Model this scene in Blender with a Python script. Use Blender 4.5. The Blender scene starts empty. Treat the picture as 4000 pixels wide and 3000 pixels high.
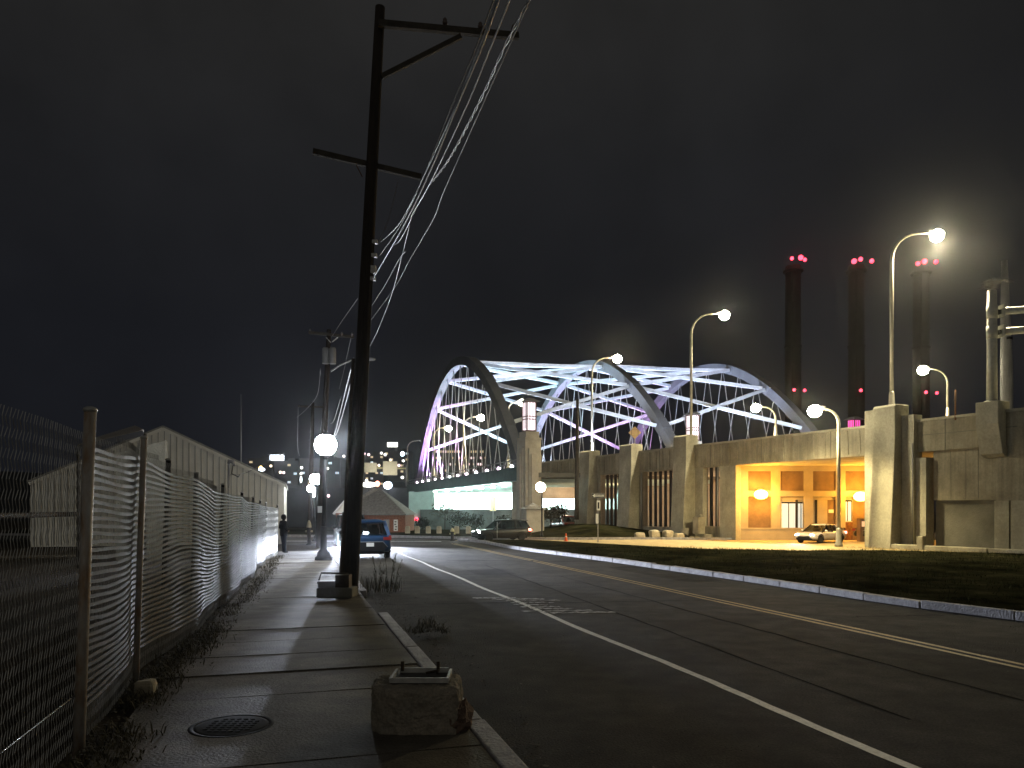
import bpy, math, random
from mathutils import Vector, Matrix, noise as mnoise
random.seed(7)
C = bpy.context.scene
COL = C.collection
R = math.radians
# ------------------------------------------------------------------ camera, sky, exposure
F, H0, HC = 2900.0, 1989.0, 2.1          # focal length and horizon in photo pixels (4000x3000), eye height
cd = bpy.data.cameras.new('camera'); cam = bpy.data.objects.new('camera', cd); COL.objects.link(cam)
cam.location = (0, 0, HC); cam.rotation_euler = (R(90), 0, 0)
cd.sensor_width = 36.0; cd.lens = 36.0 * F / 4000.0
cd.shift_y = (H0 - 1500.0) / 4000.0
cd.clip_start = 0.1; cd.clip_end = 3000
C.camera = cam
C.view_settings.view_transform = 'Standard'; C.view_settings.look = 'None'
C.view_settings.exposure = 0; C.view_settings.gamma = 1
C.cycles.use_denoising = True
C.cycles.max_bounces = 6; C.cycles.diffuse_bounces = 3; C.cycles.transparent_max_bounces = 12
C.cycles.sample_clamp_indirect = 2.0; C.cycles.sample_clamp_direct = 0
C.cycles.use_light_tree = True
W_ = bpy.data.worlds.new('World'); C.world = W_; W_.use_nodes = True
nt = W_.node_tree; nt.nodes.clear()
def nn_(t, k, **kw):
    n = t.nodes.new(k)
    for a, b in kw.items():
        if a in n.inputs: n.inputs[a].default_value = b
        else: setattr(n, a, b)
    return n
out = nn_(nt, 'ShaderNodeOutputWorld'); bg = nn_(nt, 'ShaderNodeBackground')
tc = nn_(nt, 'ShaderNodeTexCoord'); sp = nn_(nt, 'ShaderNodeSeparateXYZ'); rp = nn_(nt, 'ShaderNodeValToRGB')
nz = nn_(nt, 'ShaderNodeTexNoise', Scale=2.6, Detail=7.0, Roughness=0.6); mr = nn_(nt, 'ShaderNodeMapRange')
mx = nn_(nt, 'ShaderNodeMix', data_type='RGBA', blend_type='MULTIPLY')
nt.links.new(tc.outputs['Generated'], sp.inputs[0]); nt.links.new(sp.outputs['Z'], rp.inputs[0])
e = rp.color_ramp.elements
e[0].position = 0.0; e[0].color = (.0068, .0075, .0100, 1); e[1].position = .62; e[1].color = (.0180, .0175, .0165, 1)
k = e.new(.22); k.color = (.0082, .0088, .0112, 1)
k = e.new(.40); k.color = (.0125, .0128, .0142, 1)
nt.links.new(tc.outputs['Generated'], nz.inputs['Vector']); nt.links.new(nz.outputs[0], mr.inputs[0])
mr.inputs[1].default_value = .3; mr.inputs[2].default_value = .7; mr.inputs[3].default_value = .66; mr.inputs[4].default_value = 1.2
mx.inputs[0].default_value = 1
nt.links.new(rp.outputs[0], mx.inputs[6]); nt.links.new(mr.outputs[0], mx.inputs[7])
gm_ = nn_(nt, 'ShaderNodeMapRange', interpolation_type='SMOOTHSTEP'); nt.links.new(sp.outputs['Y'], gm_.inputs[0])   # sky brightened behind the viewer, added as fill for front-facing surfaces
gm_.inputs[1].default_value = -.1; gm_.inputs[2].default_value = -.75; gm_.inputs[3].default_value = 0; gm_.inputs[4].default_value = 1
gx = nn_(nt, 'ShaderNodeMix', data_type='RGBA'); nt.links.new(gm_.outputs[0], gx.inputs[0]); nt.links.new(mx.outputs[2], gx.inputs[6]); gx.inputs[7].default_value = (.085, .080, .070, 1)
nt.links.new(gx.outputs[2], bg.inputs[0]); nt.links.new(bg.outputs[0], out.inputs[0]); bg.inputs[1].default_value = 1.12

def light(kind, loc, power, color, size=.15, direction=None, angle=120, blend=.4, cutoff=None):
    l = bpy.data.lights.new('lamp_light', kind); o = bpy.data.objects.new('lamp_light', l); COL.objects.link(o)
    o.location = loc; l.energy = power; l.color = color
    if kind == 'AREA':
        l.shape = 'RECTANGLE'; l.size, l.size_y = size
    else: l.shadow_soft_size = size
    if direction is not None:
        o.rotation_euler = Vector(direction).to_track_quat('-Z', 'Y').to_euler()
    if kind == 'SPOT':
        l.spot_size = R(angle); l.spot_blend = blend
    if cutoff is not None:                 # a dipped headlight's beam pattern: little light above the cut-off
        l.use_nodes = True; t = l.node_tree; em = t.nodes['Emission']
        g = nn_(t, 'ShaderNodeNewGeometry'); s = nn_(t, 'ShaderNodeSeparateXYZ'); m = nn_(t, 'ShaderNodeMapRange', interpolation_type='SMOOTHSTEP')
        t.links.new(g.outputs['Incoming'], s.inputs[0]); t.links.new(s.outputs['Z'], m.inputs[0])
        m.inputs[1].default_value = cutoff[0]; m.inputs[2].default_value = cutoff[1]; m.inputs[3].default_value = cutoff[2]; m.inputs[4].default_value = cutoff[3]
        t.links.new(m.outputs[0], em.inputs[1])
    return o
HAZE = .00038
# ------------------------------------------------------------------ geometry helpers
def px(x, y, Y): return Vector(((x - 2000) / F * Y, Y, HC - (y - H0) * Y / F))
def gp(x, y, z=0.0):
    Y = F * (HC - z) / (y - H0); return Vector(((x - 2000) / F * Y, Y, z))
def rd(s, t, z=0.0): return Vector((.9594 * s - .2819 * t, .2819 * s + .9594 * t, z))     # road frame: s across, t along
def sY(s, Y, z=0.0): return Vector(((s - .2819 * Y) / .9594, Y, z))
U2, N2, P2 = (-.462, .887), (-.887, -.462), (19.75, 40.9)
def wl(t, n, z): return Vector((P2[0] + U2[0] * t + N2[0] * n, P2[1] + U2[1] * t + N2[1] * n, z))   # overpass wall frame

class MB:
    def __init__(s): s.v = []; s.f = []; s.sm = []
    def add(s, vs, fs, smooth=False):
        b = len(s.v); s.v += [Vector(v) for v in vs]
        for f in fs: s.f.append([b + i for i in f]); s.sm.append(smooth)
        return s
    def quad(s, *p): return s.add(p, [list(range(len(p)))])
    def hexa(s, p): return s.add(p, [(3, 2, 1, 0), (4, 5, 6, 7), (0, 1, 5, 4), (1, 2, 6, 5), (2, 3, 7, 6), (3, 0, 4, 7)])
    def box(s, c, d, rz=0.0):
        cx, cy, cz = c; a, b, h = d[0] / 2, d[1] / 2, d[2] / 2; q = Matrix.Rotation(rz, 3, 'Z')
        return s.hexa([Vector(c) + q @ Vector(p) for p in ((-a, -b, -h), (a, -b, -h), (a, b, -h), (-a, b, -h), (-a, -b, h), (a, -b, h), (a, b, h), (-a, b, h))])
    def prism(s, poly, z0, z1):
        n = len(poly); vs = [(p[0], p[1], z0) for p in poly] + [(p[0], p[1], z1) for p in poly]
        return s.add(vs, [list(range(n))[::-1], list(range(n, 2 * n))] + [(i, (i + 1) % n, n + (i + 1) % n, n + i) for i in range(n)])
    def extr(s, pts, vec):
        n = len(pts); v = Vector(vec); vs = [Vector(p) for p in pts] + [Vector(p) + v for p in pts]
        return s.add(vs, [list(range(n))[::-1], list(range(n, 2 * n))] + [(i, (i + 1) % n, n + (i + 1) % n, n + i) for i in range(n)])
    def wbox(s, t0, t1, n0, n1, z0, z1):
        return s.hexa([wl(t0, n0, z0), wl(t1, n0, z0), wl(t1, n1, z0), wl(t0, n1, z0), wl(t0, n0, z1), wl(t1, n0, z1), wl(t1, n1, z1), wl(t0, n1, z1)])
    def tube(s, pts, r, n=8, cap=True, smooth=True):
        pts = [Vector(p) for p in pts]; m = len(pts); rr = r if isinstance(r, (list, tuple)) else [r] * m
        vs = []; fs = []; up = None
        for i, p in enumerate(pts):
            d = (pts[min(i + 1, m - 1)] - pts[max(i - 1, 0)])
            if d.length < 1e-9: d = Vector((0, 0, 1))
            d.normalize()
            if up is None: up = Vector((0, 0, 1)) if abs(d.z) < .9 else Vector((1, 0, 0))
            a = d.cross(up)
            if a.length < 1e-6: a = d.cross(Vector((1, .3, 0)))
            a.normalize(); b = a.cross(d).normalized(); up = b
            for k in range(n):
                t = 2 * math.pi * k / n; vs.append(p + (a * math.cos(t) + b * math.sin(t)) * rr[i])
        for i in range(m - 1):
            for k in range(n): fs.append((i * n + k, i * n + (k + 1) % n, (i + 1) * n + (k + 1) % n, (i + 1) * n + k))
        s.add(vs, fs, smooth)
        if cap:
            b = len(s.v) - n * m
            s.f.append([b + k for k in range(n)][::-1]); s.sm.append(False)
            s.f.append([b + (m - 1) * n + k for k in range(n)]); s.sm.append(False)
        return s
    def beam(s, a, b, w, h, up=(0, 0, 1)):
        a, b = Vector(a), Vector(b); d = (b - a).normalized(); x = d.cross(Vector(up))
        if x.length < 1e-5: x = d.cross(Vector((0, 1, 0)))
        x.normalize(); y = x.cross(d).normalized(); x = x * w / 2; y = y * h / 2
        return s.hexa([a - x - y, a + x - y, a + x + y, a - x + y, b - x - y, b + x - y, b + x + y, b - x + y])
    def lathe(s, prof, c=(0, 0, 0), n=16, smooth=True):
        c = Vector(c); m = len(prof); vs = []; fs = []
        for r_, z in prof:
            for k in range(n):
                t = 2 * math.pi * k / n; vs.append(c + Vector((r_ * math.cos(t), r_ * math.sin(t), z)))
        for i in range(m - 1):
            for k in range(n): fs.append((i * n + k, i * n + (k + 1) % n, (i + 1) * n + (k + 1) % n, (i + 1) * n + k))
        fs.append(list(range(n))[::-1]); fs.append([(m - 1) * n + k for k in range(n)])
        return s.add(vs, fs, smooth)
    def ball(s, c, r, n=12, m=8, sq=(1, 1, 1)):
        prof = []; c = Vector(c); vs = []; fs = []
        for i in range(m + 1):
            a = math.pi * i / m
            for k in range(n):
                t = 2 * math.pi * k / n
                vs.append(c + Vector((r * sq[0] * math.sin(a) * math.cos(t), r * sq[1] * math.sin(a) * math.sin(t), -r * sq[2] * math.cos(a))))
        for i in range(m):
            for k in range(n): fs.append((i * n + k, i * n + (k + 1) % n, (i + 1) * n + (k + 1) % n, (i + 1) * n + k))
        return s.add(vs, fs, True)
    def build(s, name, mat, parent=None, local=False):
        off = Vector((0, 0, 0))
        if parent is not None and not local:
            r = parent
            while r.parent: r = r.parent
            off = r.location
        me = bpy.data.meshes.new(name); me.from_pydata([v - off for v in s.v], [], s.f)
        me.materials.append(mat)
        me.polygons.foreach_set('use_smooth', s.sm); me.update()
        o = bpy.data.objects.new(name, me); COL.objects.link(o)
        if parent is not None: o.parent = parent
        return o
def bevel(o, w=.02, n=2):
    m = o.modifiers.new('bevel', 'BEVEL'); m.width = w; m.segments = n; m.limit_method = 'ANGLE'; m.angle_limit = R(40); return o
def thing(name, label, cat, loc=(0, 0, 0), rz=0.0, group=None):
    o = bpy.data.objects.new(name, None); COL.objects.link(o); o.location = loc; o.rotation_euler = (0, 0, rz)
    o.empty_display_size = .3
    o['label'] = label; o['category'] = cat
    if group: o['group'] = group
    return o
def tag(o, label, cat, group=None):
    o['label'] = label; o['category'] = cat
    if group: o['group'] = group
    return o
def kind(o, k, label=None, cat=None):
    o['kind'] = k
    if label: o['label'] = label
    if cat: o['category'] = cat
    return o
def dup(root, loc, rz, label, group=None):
    r = root.copy(); COL.objects.link(r); r.location = loc; r.rotation_euler = (0, 0, rz); r['label'] = label
    if group: r['group'] = group
    for ch in list(root.children):
        c = ch.copy(); COL.objects.link(c); c.parent = r
        for g in ch.children:
            d = g.copy(); COL.objects.link(d); d.parent = c
    return r
# ------------------------------------------------------------------ materials
MATS = {}
def mat(name, col, rough=.7, metal=0.0, var=.25, scale=4.0, bump=0.0, bscale=None, col2=None, stretch=None, spec=.4, coat=0.0, patch=0.0, grain=0.0, pscale=.3, gscale=45):
    m = bpy.data.materials.new(name); m.use_nodes = True; t = m.node_tree; b = t.nodes['Principled BSDF']
    b.inputs['Roughness'].default_value = rough; b.inputs['Metallic'].default_value = metal
    b.inputs['Specular IOR Level'].default_value = spec; b.inputs['Coat Weight'].default_value = coat
    tc = nn_(t, 'ShaderNodeTexCoord'); mp = nn_(t, 'ShaderNodeMapping'); t.links.new(tc.outputs['Object'], mp.inputs[0])
    if stretch: mp.inputs['Scale'].default_value = stretch
    n = nn_(t, 'ShaderNodeTexNoise', Scale=scale, Detail=6.0, Roughness=.62); t.links.new(mp.outputs[0], n.inputs['Vector'])
    r = nn_(t, 'ShaderNodeValToRGB'); t.links.new(n.outputs[0], r.inputs[0])
    c2 = col2 or tuple(min(1, x * (1 + var)) for x in col); c1 = tuple(x * (1 - var) for x in col) if not col2 else col
    r.color_ramp.elements[0].position = .32; r.color_ramp.elements[0].color = (*c1, 1)
    r.color_ramp.elements[1].position = .68; r.color_ramp.elements[1].color = (*c2, 1)
    o_ = r.outputs[0]
    for amt, sc, rg in ((patch, pscale, (.36, .64)), (grain, gscale, (.3, .7))):
        if amt:
            q = nn_(t, 'ShaderNodeTexNoise', Scale=sc, Detail=3.0, Roughness=.7); t.links.new(tc.outputs['Object'], q.inputs['Vector'])
            k = nn_(t, 'ShaderNodeMapRange'); t.links.new(q.outputs[0], k.inputs[0]); k.inputs[1].default_value, k.inputs[2].default_value = rg; k.inputs[3].default_value = 1 - amt; k.inputs[4].default_value = 1 + amt
            x = nn_(t, 'ShaderNodeMix', data_type='RGBA', blend_type='MULTIPLY'); x.inputs[0].default_value = 1; t.links.new(o_, x.inputs[6]); t.links.new(k.outputs[0], x.inputs[7]); o_ = x.outputs[2]
    t.links.new(o_, b.inputs['Base Color'])
    if bump:
        n2 = nn_(t, 'ShaderNodeTexNoise', Scale=bscale or scale * 6, Detail=5.0); t.links.new(mp.outputs[0], n2.inputs['Vector'])
        bm = nn_(t, 'ShaderNodeBump', Strength=bump, Distance=.05); t.links.new(n2.outputs[0], bm.inputs['Height']); t.links.new(bm.outputs[0], b.inputs['Normal'])
    MATS[name] = m; return m
def emit(name, col, strength):
    m = bpy.data.materials.new(name); m.use_nodes = True; t = m.node_tree; b = t.nodes['Principled BSDF']
    b.inputs['Base Color'].default_value = (*[x * .5 for x in col], 1)
    b.inputs['Emission Color'].default_value = (*col, 1); b.inputs['Emission Strength'].default_value = strength
    return m
def glass(name, tint, refl=.12):
    m = bpy.data.materials.new(name); m.use_nodes = True; t = m.node_tree; t.nodes.clear()
    o = nn_(t, 'ShaderNodeOutputMaterial'); a = nn_(t, 'ShaderNodeBsdfTransparent'); g = nn_(t, 'ShaderNodeBsdfGlossy', Roughness=.03); x = nn_(t, 'ShaderNodeMixShader')
    a.inputs[0].default_value = (*tint, 1); x.inputs[0].default_value = refl
    t.links.new(a.outputs[0], x.inputs[1]); t.links.new(g.outputs[0], x.inputs[2]); t.links.new(x.outputs[0], o.inputs[0]); return m
asphalt = mat('asphalt', (.034, .032, .0275), .9, scale=2.2, bump=.7, bscale=45, spec=.08, col2=(.066, .061, .053), patch=.35, grain=.45, pscale=.35, gscale=38)
concslab = mat('sidewalk_concrete', (.098, .087, .070), .72, scale=2.0, bump=.5, bscale=38, stretch=(.9, 1.3, 1), spec=.12, col2=(.185, .166, .135), patch=.3, grain=.25, pscale=.7, gscale=40)
granite = mat('granite', (.34, .33, .34), .75, var=.3, scale=5, bump=.6, bscale=26)
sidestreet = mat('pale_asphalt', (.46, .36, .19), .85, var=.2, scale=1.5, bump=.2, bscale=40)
dirt = mat('dirt', (.05, .04, .028), .98, var=.4, scale=2.5, bump=.5, bscale=18, spec=.05)
turf = mat('turf', (.0085, .0110, .0044), .98, scale=1.6, bump=.3, bscale=14, spec=0.0, col2=(.030, .027, .0145), patch=.6, grain=.25, pscale=.45, gscale=9)
blade = mat('grass_blade', (.010, .015, .004), 1.0, scale=1.1, spec=0.0, col2=(.042, .040, .016))
drygrass = mat('dry_weed', (.075, .065, .035), .85, var=.5, scale=9.0)
white = mat('white_paint', (.62, .62, .6), .6, col2=(.85, .85, .83), scale=7, bump=.2, bscale=50, grain=.15, gscale=30)
yellow = mat('yellow_paint', (.20, .135, .035), .65, scale=6, bump=.2, bscale=50, col2=(.36, .24, .06), grain=.4, gscale=25)
conc = mat('cast_concrete', (.37, .35, .27), .85, var=.2, scale=.9, bump=.3, bscale=22, stretch=(1, 1, .3), patch=.18, grain=.15, pscale=.5, gscale=9)
conc2 = mat('board_concrete', (.30, .275, .205), .88, patch=.25, grain=.15, pscale=.35, gscale=9, var=.22, scale=1.6, bump=.35, bscale=20, stretch=(2.4, 2.4, .16))
conc3 = mat('dark_concrete', (.16, .155, .125), .9, var=.3, scale=.8, bump=.3, bscale=14)
stone = mat('boulder_stone', (.38, .34, .25), .9, var=.3, scale=2.4, bump=.8, bscale=9)
wood = mat('creosote_wood', (.030, .022, .016), .9, var=.45, scale=3.2, bump=.6, bscale=14, stretch=(6, 6, .5))
woodgrey = mat('weathered_wood', (.055, .048, .038), .9, var=.4, scale=4, bump=.5, stretch=(1, 1, 1))
galv = mat('galvanised_steel', (.5, .5, .48), .45, .25, var=.25, scale=9)
rustpipe = mat('rusty_pipe', (.5, .5, .49), .5, .1, scale=11, col2=(.30, .19, .10), stretch=(1, 1, .35))
conduitm = mat('conduit_rust', (.05, .035, .022), .7, .2, var=.5, scale=5)
rust = mat('rust', (.16, .07, .025), .8, .3, var=.5, scale=8)
slatm = mat('slat_plastic', (.058, .058, .062), .6, var=.4, scale=6)
black = mat('black_metal', (.012, .012, .013), .45, .3, var=.3, scale=6)
dark = mat('dark_plastic', (.010, .010, .011), .7, var=.3, scale=5, spec=.2)
rubber = mat('rubber', (.012, .012, .012), .9, var=.2)
steelw = mat('painted_steel', (.52, .55, .60), .55, .1, var=.18, scale=1.1, bump=.15, bscale=12)
hangm = mat('hanger_cable', (.75, .75, .78), .5, .1, var=.1)
steelg = mat('grey_arch_steel', (.12, .125, .145), .6, .1, var=.18, scale=.8, bump=.1)
teal = mat('teal_steel', (.05, .085, .085), .6, .1, var=.3, scale=1.2)
palegreen = mat('pale_green_paint', (.44, .58, .54), .7, var=.12, scale=.9)
cable = mat('cable_jacket', (.10, .10, .10), .35, .2, var=.2)
wire = mat('bare_wire', (.32, .32, .33), .35, .7, var=.3, scale=20)
brick = mat('brick', (.24, .10, .06), .9, var=.35, scale=7, bump=.5, bscale=30)
siding = mat('metal_siding', (.78, .77, .70), .6, .05, var=.1, scale=.7)
roofm = mat('roof_shingle', (.22, .21, .20), .9, var=.3, scale=5, bump=.3)
lampblk = mat('lamp_post_black', (.006, .006, .0065), .8, 0, var=.2, spec=.15)
signw = mat('sign_white', (.75, .75, .72), .45, var=.05)
signy = mat('sign_yellow', (.6, .42, .22), .5, var=.1)
signg = mat('sign_green', (.45, .42, .24), .5, var=.12, scale=.5)
conem = mat('cone_orange', (.75, .12, .03), .5, var=.15)
brown = mat('brown_panel', (.15, .095, .055), .8, var=.3, scale=1.2, bump=.2)
tower = mat('tower_stone', (.42, .38, .31), .85, var=.15, scale=1.5, bump=.3)
greym = mat('grey_galvanised', (.27, .27, .27), .6, .4, var=.15, scale=1)
chimb = mat('chimney_steel', (.02, .019, .018), .95, var=.2, spec=.1)
chim = mat('chimney_brick', (.009, .009, .010), .95, var=.2, scale=.3)
hillm = mat('hill_dark', (.015, .016, .014), .95, var=.3)
cityw = mat('city_wall', (.05, .045, .045), .9, var=.3, scale=.05)
leaf = mat('leaf_grey', (.09, .085, .06), .85, var=.4, scale=3)
skin = mat('skin', (.35, .22, .16), .6)
cloth = mat('black_jacket', (.004, .004, .005), .95, var=.3, spec=.1)
jeans = mat('dark_jeans', (.005, .007, .014), .95, var=.3, spec=.1)
hairm = mat('hair', (.012, .009, .007), .7)
glz = glass('car_glass', (.38, .42, .42), .08)
winglow = emit('window_warm', (1, .78, .5), .7)
wincool = emit('window_cool', (.8, .9, 1), .9)
bulbY = emit('warm_lamp_glass', (1, .88, .58), 170)
bulbW = emit('white_lamp_glass', (.92, .95, 1), 70)
bulbP = emit('pinkish_globe_glass', (1, .78, .55), 60)
bulbO = emit('sodium_lamp_glass', (1, .52, .06), 30)
redE = emit('red_beacon', (1, .05, .09), 6)
headE = emit('headlight_lens', (.9, .95, 1), 150)
tailE = emit('tail_light_lens', (1, .08, .06), 4)
tailD = mat('tail_light_dark', (.22, .015, .012), .3, var=.2, spec=.6)
lantE = emit('lantern_pane', (1, .86, .92), 1.5)
lantP = emit('lantern_pink_pane', (1, .10, .48), 1.4)
# ------------------------------------------------------------------ ground, roads, kerbs
g = MB(); n = 60
def terr(x, y):
    a = min(1, max(0, (y - 74) / 36)); a = a * a * (3 - 2 * a)
    return -.06 - 1.5 * a
xs = [-330, -200] + [-100 + 10 * i for i in range(26)] + [250, 330]; ys = [-40, 0, 30, 60, 74] + [78 + 4 * i for i in range(10)] + [140, 200, 320, 440]
vs = [(x, y, terr(x, y)) for y in ys for x in xs]; nx = len(xs)
g.add(vs, [(j * nx + i, j * nx + i + 1, (j + 1) * nx + i + 1, (j + 1) * nx + i) for j in range(len(ys) - 1) for i in range(nx - 1)])
kind(g.build('ground', dirt), 'structure')
r = MB()
vs = []; 
def strip(mb, pts, z):  # flat polygon
    mb.add([(p[0], p[1], z) for p in pts], [list(range(len(pts)))]); return mb
r = strip(MB(), [rd(1.6, -12), rd(32, -12), (34, 20), (33, 49), (12, 54), (-40, 54), (-40, 40)] [:3] + [(34, 36), (34, 48.5), (-5, 54), (-45, 60), (-45, 49), rd(-2, 47), rd(1.6, 44)], 0.0)
kind(r.build('road', asphalt), 'structure')
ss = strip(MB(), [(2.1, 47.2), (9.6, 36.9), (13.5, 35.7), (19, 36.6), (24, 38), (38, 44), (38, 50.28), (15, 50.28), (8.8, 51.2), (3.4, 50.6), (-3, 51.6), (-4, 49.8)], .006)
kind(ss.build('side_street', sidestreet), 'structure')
# sidewalk: separate slabs a little out of true, grooves between
sw = MB(); t = -9.0
while t < 34:
    L = 1.12 if random.random() < .7 else 1.5
    for (a, b) in ((lambda tt: max(-1.9, -1.62 + .02 * tt), 1.49),):
        s0 = a(t) if callable(a) else a
        z = .15 + random.uniform(-.006, .006); q = [random.uniform(-.006, .006) for _ in range(4)]
        p = [rd(s0, t + .012), rd(b, t + .012), rd(b, t + L - .012), rd(s0, t + L - .012)]
        sw.hexa([Vector((v.x, v.y, -.05)) for v in p] + [Vector((v.x, v.y, z + dz)) for v, dz in zip(p, q)])
    t += L
kind(sw.build('sidewalk', concslab), 'structure')
yd = strip(MB(), [rd(1.5, -12), rd(1.5, 34.2), rd(-1.2, 34.2), rd(-60, 34), rd(-60, -12)], .10)
kind(yd.build('yard_ground', dirt), 'structure')
sw2 = MB().prism([rd(-60, 34.3), rd(-60, 36), rd(1.5, 36), rd(1.5, 34.3)][::-1], -.05, .14)
kind(sw2.build('corner_sidewalk', concslab), 'structure')
# granite kerb on the near side, block by block
kb = MB(); t = -8.0
while t < 35:
    L = random.uniform(1.5, 2.1)
    if not (14.6 < t + L / 2 < 19):
        j = [random.uniform(-.012, .012) for _ in range(4)]
        p = [rd(1.505 + j[0], t + .015), rd(1.69 + j[1], t + .015), rd(1.69 + j[2], t + L - .015), rd(1.505 + j[3], t + L - .015)]
        zt = .165 + random.uniform(-.012, .012)
        kb.hexa([Vector((v.x, v.y, -.05)) for v in p] + [Vector((v.x, v.y, zt)) for v in p])
    t += L
o = bevel(kb.build('kerb', granite), .018); kind(o, 'structure')
RK = [(-3.6, 48.8), (-1.9, 46.2), (0.1, 38.9), (3.37, 30.9), (5.25, 25.8), (7.1, 20.6), (8.35, 16.5), (9.75, 13.6), (13, 7), (17, -2)]
def along(poly, step):
    outp = []; d = 0
    for a, b in zip(poly, poly[1:]):
        a, b = Vector((*a, 0)), Vector((*b, 0)); L = (b - a).length; k = 0
        while d <= L: outp.append((a.lerp(b, d / L), (b - a).normalized())); d += step
        d -= L
    return outp
sm = []
P_ = [Vector((*p, 0)) for p in RK]
for i in range(len(P_) - 1):
    p0 = P_[max(i - 1, 0)]; p1 = P_[i]; p2 = P_[i + 1]; p3 = P_[min(i + 2, len(P_) - 1)]
    for k in range(8):
        u = k / 8; sm.append(.5 * ((2 * p1) + (p2 - p0) * u + (2 * p0 - 5 * p1 + 4 * p2 - p3) * u * u + (3 * p1 - p0 - 3 * p2 + p3) * u ** 3))
sm.append(P_[-1])
kr = MB(); acc = 0; a = sm[0]; i = 1; cur = sm[0]
pts = [(p.x, p.y) for p in sm]
samp = along(pts, .1); j = 0
while j < len(samp) - 22:
    L = random.randint(12, 19); (a, da), (b, db) = samp[j], samp[min(j + L, len(samp) - 1)]
    d = (b - a).normalized(); nrm = Vector((-d.y, d.x, 0)); 
    a2 = a + d * .007; b2 = b - d * .007; zt = .155 + random.uniform(-.012, .012); w = .22; off = nrm * random.uniform(-.012, .012)
    p = [a2 + off, b2 + off, b2 + off + nrm * w, a2 + off + nrm * w]
    kr.hexa([v + Vector((0, 0, -.05)) for v in p] + [v + Vector((0, 0, zt + random.uniform(-.01, .01))) for v in p]); j += L
o = bevel(kr.build('kerb', granite), .025); kind(o, 'structure')
# grass island, slightly mounded
FE = [(-2.9, 49.0), (2.0, 47.1), (9.5, 36.8), (13.5, 35.5), (17.5, 36.0), (22, 33.5), (27, 29), (33, 22), (44, 2)]
M_, N_ = 60, 18; fe = along(FE, sum((Vector(a) - Vector(b)).length for a, b in zip(map(lambda q: (*q, 0), FE), map(lambda q: (*q, 0), FE[1:]))) / M_)[:M_]
ln = sum((sm[i + 1] - sm[i]).length for i in range(len(sm) - 1)); ke = along(pts, ln / M_)[:M_]
nrow = min(len(fe), len(ke)); vs = []
def isl(i, j):
    (a, da), (b, _) = ke[i], fe[i]; a = a + Vector((-da.y, da.x, 0)) * .2; u = j / N_; p = a.lerp(b, u)
    h = .13 + .07 * math.sin(math.pi * min(1, u * 1.05)) ** 1.2 * min(1, i / 18) + .07 * mnoise.noise(p * .55) * min(1, u * 6) * min(1, (1 - u) * 6 + .1)
    return Vector((p.x, p.y, h))
vs = [isl(i, j) for i in range(nrow) for j in range(N_ + 1)]
ti = MB().add(vs, [(i * (N_ + 1) + j, (i + 1) * (N_ + 1) + j, (i + 1) * (N_ + 1) + j + 1, i * (N_ + 1) + j + 1) for i in range(nrow - 1) for j in range(N_)], True)
kind(ti.build('grass_island', turf), 'structure')
gb = MB()
for q in range(42000):
    i = random.random() ** .6 * (nrow - 1.01); j = random.random() * (N_ - .01); i0, j0 = int(i), int(j)
    if i < 14: continue
    A = vs[i0 * (N_ + 1) + j0].lerp(vs[(i0 + 1) * (N_ + 1) + j0], i - i0); B = vs[i0 * (N_ + 1) + j0 + 1].lerp(vs[(i0 + 1) * (N_ + 1) + j0 + 1], i - i0)
    p = A.lerp(B, j - j0)
    if p.y > 40 or p.x > 24 or p.y < 9: continue
    if mnoise.noise(p * .9) < -.25: continue
    h = random.uniform(.03, .14) * (1 + 1.2 * mnoise.noise(p * 1.1)); a = random.random() * 6.28; w = .008; l = Vector((random.uniform(-.09, .09), random.uniform(-.09, .09), h))
    d = Vector((math.cos(a), math.sin(a), 0)) * w
    gb.add([p - d, p + d, p + l * .6 + d * .6, p + l * 1.0], [(0, 1, 2, 3)])
kind(gb.build('grass', blade), 'stuff')
# painted lines
def ribbon(pts, w, z, mb=None, dr=0.0):
    mb = mb or MB(); vs = []
    for i, p in enumerate(pts):
        d = (Vector(pts[min(i + 1, len(pts) - 1)]) - Vector(pts[max(i - 1, 0)])).normalized(); nv = Vector((d.y, -d.x, 0)); jl, jr = random.uniform(-dr, dr), random.uniform(-dr, dr)
        vs += [Vector((p[0], p[1], z)) - nv * (w / 2 + jl), Vector((p[0], p[1], z)) + nv * (w / 2 + jr)]
    mb.add(vs, [(2 * i, 2 * i + 1, 2 * i + 3, 2 * i + 2) for i in range(len(pts) - 1)]); return mb
wl_ = ribbon([rd(4.85 + .03 * math.sin(t * .9), t) for t in [-4 + .4 * i for i in range(108)]], .12, .004, dr=.008)
kind(wl_.build('white_line', white), 'structure')
yl = MB()
for s_ in (9.24, 9.46): ribbon([rd(s_ + .02 * math.sin(t * .7), t) for t in [-4 + .5 * i for i in range(98)]], .10, .004, yl, dr=.008)
kind(yl.build('yellow_line', yellow), 'structure')
ribb = ribbon([(-16, 48.9), (-10, 48.6), (-4.6, 48.2)], .28, .0045)
kind(ribb.build('stop_line', white), 'structure')
cr = MB()
tar = mat('tar_seal', (.009, .0085, .008), .95, var=.2, spec=.03)
def wob(p0, p1, n, a): return [Vector(p0).lerp(Vector(p1), i / n) + Vector((random.uniform(-a, a), random.uniform(-a, a), 0)) for i in range(n + 1)]
for p0, p1, w in ((rd(5.2, 15.7), rd(9.0, 15.2), .05), (rd(1.8, 16.4), rd(5.6, 15.9), .07), (rd(5.9, 6), rd(6.9, 27), .045), (rd(7.6, 4), rd(8.0, 22), .05), (rd(6.0, 30), rd(13, 27), .22), (rd(10.5, 12), rd(13, 11.6), .04), (rd(2.6, 21), rd(4.6, 20.6), .04)):
    ribbon(wob(p0, p1, 30, .035), w, .0045, cr, dr=w * .35)
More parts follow.
